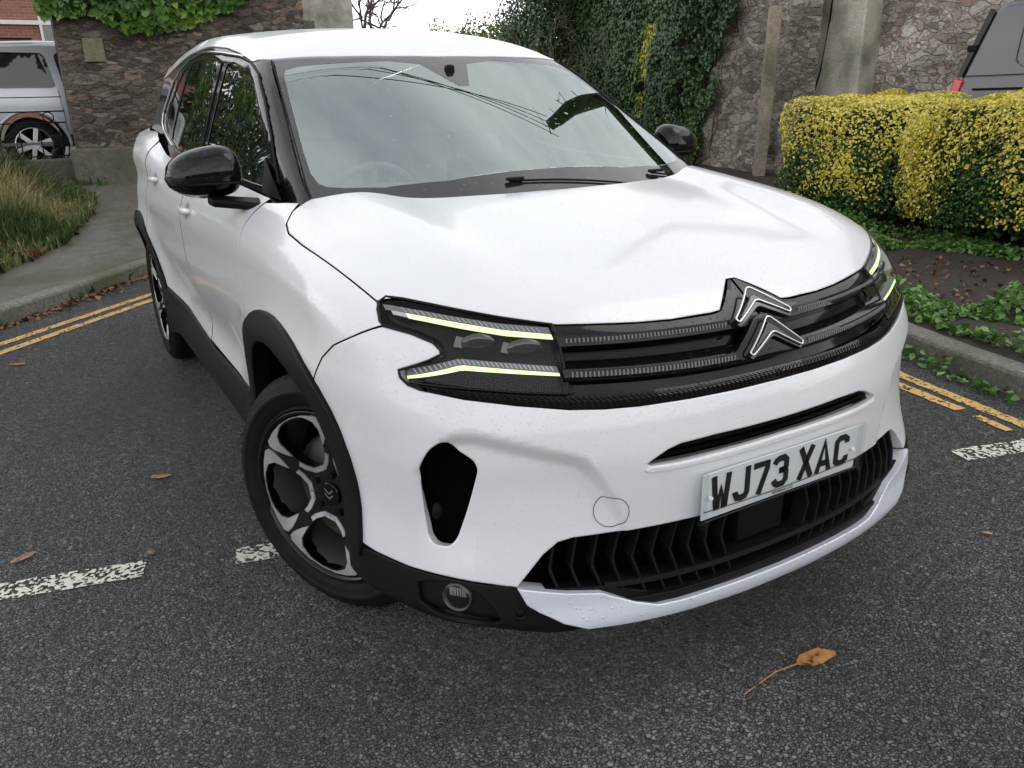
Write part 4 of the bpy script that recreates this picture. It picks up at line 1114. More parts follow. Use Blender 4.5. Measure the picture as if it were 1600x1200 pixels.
# ------------------------------------------------------------------ ground
def ramp_h(x,y):
    d=max(-x-5.4 if y<4 else -x-5.4-(y-4)*2.5,(y-6.0),0.0) if x>-30 else 24.6
    return .075*d*d/(d+.8) if d<14 else .075*14*14/14.8
gm,nt,b=mat('asphalt')
co_=objco(nt)
nz=nd(nt,'ShaderNodeTexNoise');nz.inputs['Scale'].default_value=120;nz.inputs['Detail'].default_value=3;nt.links.new(co_,nz.inputs['Vector'])
vm=nd(nt,'ShaderNodeVectorMath',operation='MULTIPLY_ADD');vm.inputs[1].default_value=(.011,.011,.011);nt.links.new(nz.outputs['Color'],vm.inputs[0]);nt.links.new(co_,vm.inputs[2])
def vor(sc,feat='F1'):
    v=nd(nt,'ShaderNodeTexVoronoi',feature=feat);v.inputs['Scale'].default_value=sc;nt.links.new(vm.outputs[0],v.inputs['Vector']);return v
va,vb=vor(84),vor(150);ea,eb=vor(84,'DISTANCE_TO_EDGE'),vor(150,'DISTANCE_TO_EDGE')
big=nd(nt,'ShaderNodeTexNoise');big.inputs['Scale'].default_value=.9;big.inputs['Detail'].default_value=5;nt.links.new(co_,big.inputs['Vector'])
mid=nd(nt,'ShaderNodeTexNoise');mid.inputs['Scale'].default_value=28;mid.inputs['Detail'].default_value=2;nt.links.new(co_,mid.inputs['Vector'])
spa=nd(nt,'ShaderNodeSeparateColor');nt.links.new(va.outputs['Color'],spa.inputs[0]);spb=nd(nt,'ShaderNodeSeparateColor');nt.links.new(vb.outputs['Color'],spb.inputs[0])
mk=ramp(nt,mid.outputs[0],[(.46,g3(0)),(.54,g3(1))])
def mixf(f,a_,b_):
    n=nd(nt,'ShaderNodeMix',data_type='FLOAT');nt.links.new(f,n.inputs[0])
    for i,v_ in((2,a_),(3,b_)):
        if isinstance(v_,(int,float)):n.inputs[i].default_value=v_
        else:nt.links.new(v_,n.inputs[i])
    return n.outputs[0]
rnd_=mixf(mk,spa.outputs[0],spb.outputs[0]);rnd2=mixf(mk,spa.outputs[2],spb.outputs[2])
edg=mixf(mk,ea.outputs['Distance'],math_(nt,'MULTIPLY',eb.outputs['Distance'],1.0))
top=ramp(nt,edg,[(.0,g3(0)),(.16,g3(1))])
fine=nd(nt,'ShaderNodeTexNoise');fine.inputs['Scale'].default_value=420;fine.inputs['Detail'].default_value=2;nt.links.new(co_,fine.inputs['Vector'])
col=ramp(nt,rnd_,[(0,(.060,.060,.061)),(.5,(.130,.130,.132)),(.85,(.19,.188,.186)),(1,(.26,.255,.25))])
crev_shade=ramp(nt,edg,[(.0,g3(.06)),(.17,g3(1))])  # crevices between stones darkened: their shade is put into the colour
m1=nd(nt,'ShaderNodeMixRGB',blend_type='MULTIPLY');m1.inputs[0].default_value=.9;nt.links.new(col,m1.inputs[1]);nt.links.new(crev_shade,m1.inputs[2])
pt=ramp(nt,big.outputs[0],[(.34,g3(.62)),(.66,g3(1.2))])
m1b=nd(nt,'ShaderNodeMixRGB',blend_type='MULTIPLY');m1b.inputs[0].default_value=1;nt.links.new(m1.outputs[0],m1b.inputs[1]);nt.links.new(pt,m1b.inputs[2])
v3=nd(nt,'ShaderNodeTexVoronoi');v3.inputs['Scale'].default_value=19;nt.links.new(vm.outputs[0],v3.inputs['Vector'])
s3=nd(nt,'ShaderNodeSeparateColor');nt.links.new(v3.outputs['Color'],s3.inputs[0])
chip=math_(nt,'MULTIPLY',math_(nt,'LESS_THAN',v3.outputs['Distance'],math_(nt,'MULTIPLY_ADD',s3.outputs[2],.09,.03)),math_(nt,'LESS_THAN',s3.outputs[1],.40))
m2=nd(nt,'ShaderNodeMixRGB');nt.links.new(chip,m2.inputs[0]);nt.links.new(m1b.outputs[0],m2.inputs[1]);m2.inputs[2].default_value=(.50,.47,.41,1)
nt.links.new(m2.outputs[0],b.inputs['Base Color'])
b.inputs['Specular IOR Level'].default_value=.6;rr=math_(nt,'MULTIPLY_ADD',big.outputs[0],-.50,.40);rr=math_(nt,'MULTIPLY_ADD',rnd2,.20,rr);nt.links.new(rr,b.inputs['Roughness'])
hh=math_(nt,'MULTIPLY_ADD',rnd2,.75,math_(nt,'MULTIPLY',top,.55));hh=math_(nt,'MULTIPLY_ADD',fine.outputs[0],.22,hh);hh=math_(nt,'MULTIPLY_ADD',mid.outputs[0],.6,hh)
bump(nt,b,hh,1.0,.0135)
M['asphalt']=gm
def sheet(name,x0,x1,y0,y1,m,n=60,zoff=0,h=ramp_h):
    X=np.linspace(x0,x1,n);Y=np.linspace(y0,y1,n);V=[(x,y,h(x,y)+zoff) for x in X for y in Y]
    F=[(i*n+j,(i+1)*n+j,(i+1)*n+j+1,i*n+j+1) for i in range(n-1) for j in range(n-1)]
    return tag(meshobj(name,V,F,m),kind='structure')
sheet('road',-60,40,-50,50,gm,201)
# kerb line (front edge), left part -> behind the car -> right part
KL=[(-2.2,-4.2),(-4.1,-2.65),(-5.12,-1.76),(-6.17,-.78),(-6.9,.1),(-7.0,1.2),(-6.2,2.6),(-4.5,3.25),(-2.6,3.05),(-1.324,2.543),(-.616,2.359),(.6,2.05),(3.0,1.3)]
def chaikin(P,it=2):
    P=[Vector(p) for p in P]
    for _ in range(it):
        Q=[P[0]]
        for a,b in zip(P[:-1],P[1:]):Q+=[a*.75+b*.25,a*.25+b*.75]
        P=Q+[P[-1]]
    return P
KP=[Vector((p.x,p.y)) for p in chaikin(KL)]
def offs(P,d):
    out=[]
    for i,p in enumerate(P):
        t=(P[min(i+1,len(P)-1)]-P[max(i-1,0)]).normalized();out.append(p+Vector((t.y,-t.x))*-d if False else p+Vector((-t.y,t.x))*d)
    return out
# interior side: to the left when walking left->right? decide by sign so that +d points away from the road
tst=offs(KP,.1)[len(KP)//2];SG=1 if tst.x<KP[len(KP)//2].x else -1
KH=.115
def conc(name,c0,c1,sc=30,moss=True,rough=.8):
    m,nt,b=mat(name);co=objco(nt)
    n=nd(nt,'ShaderNodeTexNoise');n.inputs['Scale'].default_value=sc;n.inputs['Detail'].default_value=8;n.inputs['Roughness'].default_value=.7;nt.links.new(co,n.inputs['Vector'])
    c=ramp(nt,n.outputs[0],[(.3,c0),(.7,c1)])
    v=nd(nt,'ShaderNodeTexVoronoi');v.inputs['Scale'].default_value=120;nt.links.new(co,v.inputs['Vector'])
    s=nd(nt,'ShaderNodeSeparateColor');nt.links.new(v.outputs['Color'],s.inputs[0])
    k=ramp(nt,s.outputs[0],[(0,g3(.7)),(.8,g3(1)),(1,g3(1.5))])
    mm=nd(nt,'ShaderNodeMixRGB',blend_type='MULTIPLY');mm.inputs[0].default_value=.8;nt.links.new(c,mm.inputs[1]);nt.links.new(k,mm.inputs[2]);col=mm.outputs[0]
    if moss:
        n2=nd(nt,'ShaderNodeTexNoise');n2.inputs['Scale'].default_value=1.6;n2.inputs['Detail'].default_value=7;nt.links.new(co,n2.inputs['Vector'])
        f=ramp(nt,n2.outputs[0],[(.48,g3(0)),(.68,g3(.7))])
        m2=nd(nt,'ShaderNodeMixRGB');nt.links.new(f,m2.inputs[0]);nt.links.new(col,m2.inputs[1]);m2.inputs[2].default_value=(.055,.065,.02,1);col=m2.outputs[0]
    nt.links.new(col,b.inputs['Base Color']);b.inputs['Roughness'].default_value=rough
    bump(nt,b,n.outputs[0],.5,.006);return m
M['kerb']=conc('kerb_stone',(.10,.095,.08),(.24,.225,.19),40)
M['pave']=conc('pavement',(.08,.073,.064),(.17,.155,.13),9,True,.45)
M['soil']=conc('soil',(.012,.008,.006),(.05,.035,.025),22,False,.9)
b=MB();V=[];F=[]
pr=[(0,-.02),(0,KH-.02),(.008,KH-.006),(.02,KH),(.13,KH+.002),(.135,KH-.03)]
rings=[offs(KP,SG*d) for d,_ in pr]
for i in range(len(KP)):
    for j,(d,z) in enumerate(pr):
        p=rings[j][i];V.append((p.x,p.y,z+ramp_h(KP[i].x,KP[i].y)))
k=len(pr)
for i in range(len(KP)-1):
    for j in range(k-1):F.append((i*k+j,i*k+j+1,(i+1)*k+j+1,(i+1)*k+j))
b.add(V,F);kb=tag(b.build('kerb',M['kerb'],smooth=False),kind='structure')
# raised ground beyond the kerb, a fan from the kerb to far away
b=MB();V=[];F=[];base=offs(KP,SG*.13);nR=26
far=[]
for i,p in enumerate(base):
    t=i/(len(base)-1);ang=R_(235-200*t);q=Vector((-6+math.cos(ang)*55,3+math.sin(ang)*55));far.append(q)
for p,q in zip(base,far):
    for j in range(nR+1):
        s=(j/nR)**2.2;u=p+(q-p)*s;V.append((u.x,u.y,ramp_h(u.x,u.y)+KH-.002+.012*math.sin(u.x*1.7)*math.sin(u.y*1.3)*min(1,s*30)))
for i in range(len(base)-1):
    for j in range(nR):F.append((i*(nR+1)+j,i*(nR+1)+j+1,(i+1)*(nR+1)+j+1,(i+1)*(nR+1)+j))
fm=[0 if (V[f[0]][1]<1.9) else 1 for f in F]
pv=tag(meshobj('pavement',V,[f for f,q in zip(F,fm) if q==0],M['pave'],smooth=True),kind='structure')
bd=tag(meshobj('planting_bed',V,[f for f,q in zip(F,fm) if q==1],M['soil'],smooth=True),kind='structure')
def up_h(x,y): return ramp_h(x,y)+KH
# ------------------------------------------------------------------ road markings
def paintmat(name,col,th,sc=60):
    m=bpy.data.materials.new(name);m.use_nodes=True;nt=m.node_tree;b=nt.nodes['Principled BSDF'];o=nt.nodes['Material Output']
    co=objco(nt);n=nd(nt,'ShaderNodeTexNoise');n.inputs['Scale'].default_value=sc;n.inputs['Detail'].default_value=3;nt.links.new(co,n.inputs['Vector'])
    n2=nd(nt,'ShaderNodeTexNoise');n2.inputs['Scale'].default_value=9;nt.links.new(co,n2.inputs['Vector'])
    a=math_(nt,'MULTIPLY_ADD',n2.outputs[0],.5,n.outputs[0]);k=math_(nt,'GREATER_THAN',a,th)
    b.inputs['Base Color'].default_value=(*col,1);b.inputs['Roughness'].default_value=.5
    c=nd(nt,'ShaderNodeMixRGB');nt.links.new(n.outputs[0],c.inputs[0]);c.inputs[1].default_value=(*[q*.7 for q in col],1);c.inputs[2].default_value=(*[min(1,q*1.25) for q in col],1);nt.links.new(c.outputs[0],b.inputs['Base Color'])
    bump(nt,b,n.outputs[0],.5,.004)
    t=nd(nt,'ShaderNodeBsdfTransparent');x=nd(nt,'ShaderNodeMixShader');nt.links.new(k,x.inputs[0]);nt.links.new(t.outputs[0],x.inputs[1]);nt.links.new(b.outputs[0],x.inputs[2]);nt.links.new(x.outputs[0],o.inputs[0])
    return m
M['wline']=paintmat('white_road_paint',(.62,.59,.50),.74,70)
M['yline']=paintmat('yellow_road_paint',(.58,.35,.11),.655,50)
rnd=random.Random(4)
def line(name,P,wd,m,label):
    P=[Vector(p) for p in P];Q=[]
    for a,b in zip(P[:-1],P[1:]):
        n=max(2,int((b-a).length/.04));Q+=[a+(b-a)*i/n for i in range(n)]
    Q.append(P[-1]);V=[];F=[]
    for i,p in enumerate(Q):
        t=(Q[min(i+1,len(Q)-1)]-Q[max(i-1,0)]).normalized();nn=Vector((-t.y,t.x));w=wd/2
        for s in(-1,1):
            q=p+nn*s*(w+rnd.uniform(-.004,.004));V.append((q.x,q.y,ramp_h(q.x,q.y)+.004))
    for i in range(len(Q)-1):F.append((2*i,2*i+1,2*i+3,2*i+2))
    return tag(meshobj(name,V,F,m),label,'road marking',kind='structure')
line('road_marking',[(-1.53,-2.25),(-1.295,-1.31)],.10,M['wline'],None)
line('road_marking',[(-1.21,-1.05),(-1.0,-.15)],.10,M['wline'],None)
line('road_marking',[(-.85,.2),(-.51,1.30)],.10,M['wline'],None)
line('road_marking',[(-.42,1.54),(-.10,2.7)],.10,M['wline'],None)
line('road_marking',[(-3.4,-2.62),(-4.36,-1.75),(-5.32,-.783),(-5.9,-.05)],.07,M['yline'],None)
line('road_marking',[(-3.6,-2.75),(-4.56,-1.78),(-5.5,-.80),(-6.1,-.05)],.07,M['yline'],None)
line('road_marking',[(-2.2,2.65),(-1.12,2.205),(-.45,2.055),(.9,1.7)],.065,M['yline'],None)
line('road_marking',[(-2.2,2.50),(-1.05,2.07),(-.70,2.005)],.065,M['yline'],None)
line('road_marking',[(-.62,1.99),(-.45,1.945)],.04,M['yline'],None)
# ------------------------------------------------------------------ foliage helpers
NPR=np.random.default_rng(7)
def leafmat(name,cols,rough=.4,attr=False,trans=.25):
    """leaf colours vary leaf by leaf (attribute 'tone')"""
    m,nt,b=mat(name);a=nd(nt,'ShaderNodeAttribute');a.attribute_name='tone'
    c=ramp(nt,a.outputs['Fac'],cols);nt.links.new(c,b.inputs['Base Color']);b.inputs['Roughness'].default_value=rough
    b.inputs['Transmission Weight'].default_value=0
    tl=nd(nt,'ShaderNodeBsdfTranslucent');nt.links.new(c,tl.inputs[0]);x=nd(nt,'ShaderNodeMixShader');x.inputs[0].default_value=trans
    o=nt.nodes['Material Output'];nt.links.new(b.outputs[0],x.inputs[1]);nt.links.new(tl.outputs[0],x.inputs[2]);nt.links.new(x.outputs[0],o.inputs[0]);return m
def leaves(name,P,Nrm,size,tone,m,parent=None,shape='ivy',fold=.25,hang=0.0):
    """one mesh of folded leaves at points P with facing normals Nrm"""
    n=len(P);Nrm=Nrm/np.maximum(np.linalg.norm(Nrm,axis=1)[:,None],1e-9)
    r=NPR.normal(size=(n,3));r[:,2]-=hang
    t=r-(r*Nrm).sum(1)[:,None]*Nrm;t/=np.maximum(np.linalg.norm(t,axis=1)[:,None],1e-9);s=np.cross(Nrm,t)
    sh={'ivy':[(0,-.5,0),(.42,-.28,1),(.30,.15,.6),(0,.6,0),(-.30,.15,.6),(-.42,-.28,1)],'long':[(0,-.5,0),(.30,-.1,1),(.26,.25,.8),(0,.55,0),(-.26,.25,.8),(-.30,-.1,1)],'blade':[(-.03,0,0),(.03,0,0),(.02,.5,0),(0,1,0)]}[shape]
    k=len(sh);sz=np.asarray(size)*np.ones(n);V=np.zeros((n,k,3))
    for i,(a,b_,u) in enumerate(sh): V[:,i]=P+s*(a*sz)[:,None]+t*(b_*sz)[:,None]+Nrm*(u*fold*abs(a)*sz)[:,None]
    if k==6: fl=np.array([[0,1,2,3],[0,3,4,5]])
    else: fl=np.array([[0,1,2,3]])
    F=(np.arange(n)[:,None,None]*k+fl[None]).reshape(-1,4)
    me=bpy.data.meshes.new(name);me.vertices.add(n*k);me.vertices.foreach_set('co',V.reshape(-1).astype(np.float32))
    me.loops.add(F.size);me.loops.foreach_set('vertex_index',F.reshape(-1).astype(np.int32));me.polygons.add(len(F))
    me.polygons.foreach_set('loop_start',np.arange(0,F.size,4,dtype=np.int32));me.polygons.foreach_set('loop_total',np.full(len(F),4,np.int32))
    me.update();at=me.attributes.new('tone','FLOAT','POINT');at.data.foreach_set('value',np.repeat(np.clip(tone,0,1),k).astype(np.float32))
    me.materials.append(m);o=bpy.data.objects.new(name,me);C.objects.link(o)
    if parent:o.parent=parent
    return o
def vnoise(P,sc,seed=0):
    """cheap smooth 3D value noise"""
    q=P*sc+seed*17.3;i=np.floor(q).astype(int);f=q-i;f=f*f*(3-2*f);o=0
    def h(a): 
        n=(a[:,0]*73856093)^(a[:,1]*19349663)^(a[:,2]*83492791);n=(n*1103515245+12345)&0x7fffffff;return n/0x7fffffff
    for dx in(0,1):
        for dy in(0,1):
            for dz_ in(0,1):
                w_=np.where(dx,f[:,0],1-f[:,0])*np.where(dy,f[:,1],1-f[:,1])*np.where(dz_,f[:,2],1-f[:,2]);o=o+w_*h(i+np.array([dx,dy,dz_]))
    return o
# ------------------------------------------------------------------ hedge (variegated)
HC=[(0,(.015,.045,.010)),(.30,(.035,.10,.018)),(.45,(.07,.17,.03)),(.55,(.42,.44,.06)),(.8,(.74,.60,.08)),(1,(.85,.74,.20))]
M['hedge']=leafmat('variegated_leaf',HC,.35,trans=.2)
def superhedge(name,cx,cy,lx,ly,h,z0,rot,n,seed,label,split=0.0):
    """clipped box hedge: leaves through a rounded box shell, woody stems inside"""
    rg=np.random.default_rng(seed)
    root=empty(name,(cx,cy,z0),rot,label,'hedge','clipped variegated hedges')
    u=rg.normal(size=(n,3));u/=np.linalg.norm(u,axis=1)[:,None]
    # push to a superellipsoid surface
    pw=5.0;d=(np.abs(u[:,0])**pw+np.abs(u[:,1])**pw+np.abs(u[:,2])**pw)**(-1/pw)
    S=u*d[:,None]
    keep=S[:,2]>-.98;S=S[keep];u=u[keep];n=len(S)
    dep=1-rg.random(n)**2.2*.22
    P=S*dep[:,None]*np.array([lx/2,ly/2,h/2]);
    un=vnoise(P,1.7,seed)-.5;P+=S*(un*.14)[:,None]*[1,1,.8];P[:,2]+=h/2
    un2=vnoise(P,5.5,seed+3)-.5;P+=S*(un2*.10)[:,None]
    # ragged underside: thin out low leaves
    k=(P[:,2]>.16+.12*vnoise(P,3,seed+5));P=P[k];S=S[k];dep=dep[k]
    Nn=S*[1,1,1]+rg.normal(size=S.shape)*.65+[0,0,.35]
    cl=vnoise(P,2.6,seed+9)*.55+vnoise(P,6,seed+11)*.45
    hf=P[:,2]/h
    tone=np.where(cl*.75+.30*(vnoise(P,1.0,seed+21)-.5)+.13+.36*(hf-.5)+rg.normal(size=len(P))*.07-(1-dep)*1.0+.12*(hf>.93)>.455,.58+rg.random(len(P))*.42,rg.random(len(P))*.5)  # variegation, plus depth shade in the tone: darker inside and low down
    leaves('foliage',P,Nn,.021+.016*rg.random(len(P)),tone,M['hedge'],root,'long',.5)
    b=MB()
    for i in range(int(lx*9)):
        x=rg.uniform(-lx/2*.85,lx/2*.85);y=rg.uniform(-ly*.3,ly*.3);p=Vector((x,y,0));pts=[p];
        for j in range(5):
            p=p+Vector((rg.normal()*.09,rg.normal()*.09,h*.17));pts.append(p)
        b.tube(pts,[.014,.012,.010,.008,.006,.004],5)
    b.build('stem',M['bark'],root)
    # dark leaves fill the core, its shade put into their tone
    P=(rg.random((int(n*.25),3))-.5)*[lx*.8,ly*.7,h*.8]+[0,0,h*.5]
    leaves('dark_core_leaves',P,rg.normal(size=P.shape),.06,rg.random(len(P))*.25,M['hedge'],root,'long',.3)
    return root
M['bark']=conc('bark',(.03,.022,.016),(.10,.08,.06),30,False,.9)
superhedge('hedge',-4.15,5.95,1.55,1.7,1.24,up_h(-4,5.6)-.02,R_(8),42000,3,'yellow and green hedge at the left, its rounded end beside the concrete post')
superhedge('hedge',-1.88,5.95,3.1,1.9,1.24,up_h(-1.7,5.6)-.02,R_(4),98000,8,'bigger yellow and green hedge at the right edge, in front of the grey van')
# ------------------------------------------------------------------ weeds, litter in the bed
M['weed']=leafmat('weed_leaf',[(0,(.05,.12,.02)),(.5,(.11,.24,.05)),(1,(.22,.38,.10))],.5)
M['litter']=leafmat('dead_leaf',[(0,(.03,.012,.008)),(.5,(.12,.045,.02)),(1,(.30,.15,.06))],.6,trans=.1)
def scatter(name,n,area_,size,m,seed,cl=.5,sc=2.2,zj=.05,shape='ivy',hf=up_h,upn=.8,kind='stuff',lab=None,cat=None):
    rg=np.random.default_rng(seed);x=rg.uniform(area_[0],area_[1],n);y=rg.uniform(area_[2],area_[3],n)
    P=np.stack([x,y,np.zeros(n)],1);k=vnoise(P,sc,seed)>cl;P=P[k]
    if callable(area_[4] if len(area_)>4 else None): P=P[[area_[4](*p[:2]) for p in P]]
    w_=np.clip((vnoise(P,sc,seed)-cl)*4,0,1)
    P[:,2]=[hf(a,b) for a,b,_ in P];P[:,2]+=rg.random(len(P))*zj*w_+.006
    Nn=rg.normal(size=P.shape)*.5+[0,0,upn]
    return tag(leaves(name,P,Nn,rg.uniform(size*.5,size,len(P)),rg.random(len(P)),m,None,shape,.4),lab,cat,kind=kind)
def beyond(x,y):
    # on the bed, behind the right kerb
    return y>2.35+.26*(-x-.6)+.20 if x>-2.6 else y>3.3
scatter('weeds',42000,(-4.5,2.5,2.4,5.4,beyond),.055,M['weed'],21,.50,1.9,.20,lab='low green weeds growing over the dark soil in front of the hedges',cat='weeds')
scatter('leaf_litter',4200,(-4.5,2.5,2.6,6.6,beyond),.042,M['litter'],22,.40,1.5,.02,lab='brown dead leaves lying on the soil at the foot of the hedges',cat='leaves')
scatter('kerb_weeds',1500,(-1.4,.4,1.9,2.75,lambda x,y:abs(y-(2.33+.26*(-x-.6)))<.10),.05,M['weed'],26,.62,2.5,.07,hf=lambda x,y:.0,lab='small green weeds sprouting at the foot of the right kerb',cat='weeds')
# stones on the soil
# ------------------------------------------------------------------ left verge: rough grass and leaves
M['grass']=leafmat('grass_blade',[(0,(.035,.06,.012)),(.45,(.07,.13,.03)),(.65,(.26,.24,.10)),(1,(.50,.40,.22))],.6,trans=.3)
def vedge(x): return np.interp(x,[-11.2,-10.7,-9.5,-8.6,-7.3,-6.3,-5.7],[-1.3,-.98,-.78,-.90,-1.22,-1.78,-2.6])
def verge(x,y): return y<vedge(x) and y>-6 and -11.2<x<-5.7
rg=np.random.default_rng(31)
n=60000;x=rg.uniform(-11.2,-5.7,n);y=-.7-rg.random(n)**1.3*3.2;k=np.array([verge(a,b) for a,b in zip(x,y)]);x,y=x[k],y[k]
P=np.stack([x,y,[up_h(a,b) for a,b in zip(x,y)]],1)
hgt=np.clip((vedge(x)-y)/1.15,.10,1)
cl=vnoise(P,2.2,5)
sz=(.08+.95*hgt*cl)*rg.uniform(.5,1.15,len(P))
# blades: the 'normal' is horizontal so that the blade rises; lean at random
th=rg.uniform(0,2*math.pi,len(P))
class _: pass
def blades(name,P,H,tone,m,lab,cat,wd=.010,lean=.45,seed=0):
    rg=np.random.default_rng(seed);n=len(P);th=rg.uniform(0,6.283,n);side=np.stack([np.cos(th),np.sin(th),0*th],1)
    ln=np.stack([-np.sin(th),np.cos(th),0*th],1)*(rg.normal(size=n)*lean*H)[:,None]
    V=np.zeros((n,6,3));wv=side*(wd*rg.uniform(.5,1.2,n))[:,None];up=np.array([0,0,1.])
    V[:,0]=P-wv;V[:,1]=P+wv;V[:,2]=P+ln*.35+up*(H*.6)[:,None]+wv*.7;V[:,3]=P+ln*.35+up*(H*.6)[:,None]-wv*.7
    V[:,4]=P+ln*1.0+up*(H*.92)[:,None]+wv*.1;V[:,5]=P+ln*1.0+up*(H*.92)[:,None]-wv*.1
    fl=np.array([[0,1,2,3],[3,2,4,5]]);F=(np.arange(n)[:,None,None]*6+fl[None]).reshape(-1,4)
    me=bpy.data.meshes.new(name);me.vertices.add(n*6);me.vertices.foreach_set('co',V.reshape(-1).astype(np.float32))
    me.loops.add(F.size);me.loops.foreach_set('vertex_index',F.reshape(-1).astype(np.int32));me.polygons.add(len(F))
    me.polygons.foreach_set('loop_start',np.arange(0,F.size,4,dtype=np.int32));me.polygons.foreach_set('loop_total',np.full(len(F),4,np.int32))
    me.update();at=me.attributes.new('tone','FLOAT','POINT');at.data.foreach_set('value',np.repeat(tone,6).astype(np.float32));me.materials.append(m)
    o=bpy.data.objects.new(name,me);C.objects.link(o);return tag(o,lab,cat,kind='stuff')
blades('rough_grass',P,sz,np.clip(vnoise(P,1.3,9)*.9+rg.normal(size=len(P))*.18-.04,0,1),M['grass'],'overgrown green and straw coloured grass on the left verge','grass',.009,.5,3)
scatter('verge_leaves',1500,(-10.5,-5.8,-4.5,-.8,verge),.15,M['litter'],44,.35,1.5,.03,lab='brown fallen leaves along the edge of the left verge',cat='leaves')
n=1400;x=rg.uniform(-11.6,-10.7,n);y=rg.uniform(-1.3,1.5,n);P=np.stack([x,y,[up_h(a,b) for a,b in zip(x,y)]],1)
blades('wall_foot_grass',P,rg.uniform(.03,.13,n)*(vnoise(P,2.5,3)>.42),rg.random(n)*.45,M['grass'],'green weeds along the foot of the left stone wall','weeds',.012,.6,5)
n=700;s=rg.random(n);x=-4.1-2.5*s;y=-2.70+2.30*s;P=np.stack([x+.0,y-.02,[ramp_h(a,b)+.003 for a,b in zip(x,y)]],1);P[:,:2]+=rg.normal(size=(n,2))*.02+np.array([.03,-.03])
k=vnoise(P,2.4,6)>.55;P=P[k]
blades('kerb_foot_grass',P,rg.uniform(.03,.10,len(P)),rg.random(len(P))*.5,M['grass'],'tufts of grass at the foot of the left kerb','weeds',.010,.6,6)
rg2=np.random.default_rng(5);n=900;s=rg2.random(n);x=-3.2-3.2*s;y=-3.42+2.85*s;P=np.stack([x+rg2.normal(size=n)*.05+.07,y+rg2.normal(size=n)*.05-.07,[ramp_h(a,b)+.01 for a,b in zip(x,y)]],1)
tag(leaves('gutter_litter',P,rg2.normal(size=P.shape)*.4+[0,0,1],rg2.uniform(.015,.05,n),rg2.random(n),M['litter'],None,'ivy',.4),'brown leaf debris in the gutter below the left kerb','leaves',kind='stuff')
# ------------------------------------------------------------------ fallen leaves on the road
def fallen(x,y,sz,rot,tone,label,stem=0,curl=.3,grp='fallen leaves on the road'):
    t=empty('fallen_leaf',(x,y,.006),rot,label,'leaf',grp)
    n=12;V=[(0,0,.006)];rr=random.Random(int(x*1000)+7)
    for i in range(n):
        a=2*math.pi*i/n;r=sz*(.5+.08*rr.uniform(-1,1));xx=r*math.cos(a)*1.0;yy=r*math.sin(a)*.48
        V.append((xx,yy,.002+curl*sz*.25*(abs(yy)/sz*2)**1.5+curl*sz*.1*max(0,xx/sz)))
    F=[(0,i+1,(i+1)%n+1) for i in range(n)]
    c=[tuple(q*tone for q in (.30,.13,.045)),tuple(q*tone for q in (.42,.20,.07))]
    m,nt,b=mat('fallen_leaf');no=nd(nt,'ShaderNodeTexNoise');no.inputs['Scale'].default_value=38;nt.links.new(objco(nt),no.inputs['Vector'])
    nt.links.new(ramp(nt,no.outputs[0],[(.36,tuple(q*.25 for q in c[0])),(.44,c[0]),(.65,c[1])]),b.inputs['Base Color']);b.inputs['Roughness'].default_value=.35
    o=meshobj('blade',V,F,m,t,True)
    if stem:
        MB().tube([(-sz*.48,0,.003),(-sz*.48-stem*.4,-.008,.010),(-sz*.48-stem,-.035,.003)],[.0022,.0018,.0016],6).build('stalk',m,t,smooth=True)
    return t
fallen(.103,.093,.115,R_(82),1.1,'orange brown leaf with a long stalk on the road below the front bumper',.19,.35)
fallen(-1.97,-1.17,.085,R_(70),.75,'reddish brown leaf on the road between the white line and the front wheel')
fallen(-1.57,-1.64,.075,R_(115),.6,'dark brown leaf at the left edge of the road above the white line')
fallen(-4.02,-1.66,.09,R_(60),.9,'small orange leaf on the road just below the yellow lines')
fallen(-1.38,-1.28,.045,R_(10),.5,'tiny brown leaf scrap just above the end of the long white line')
fallen(-.02,1.05,.035,R_(30),1.2,'tiny orange leaf scrap right of the bumper on the road')
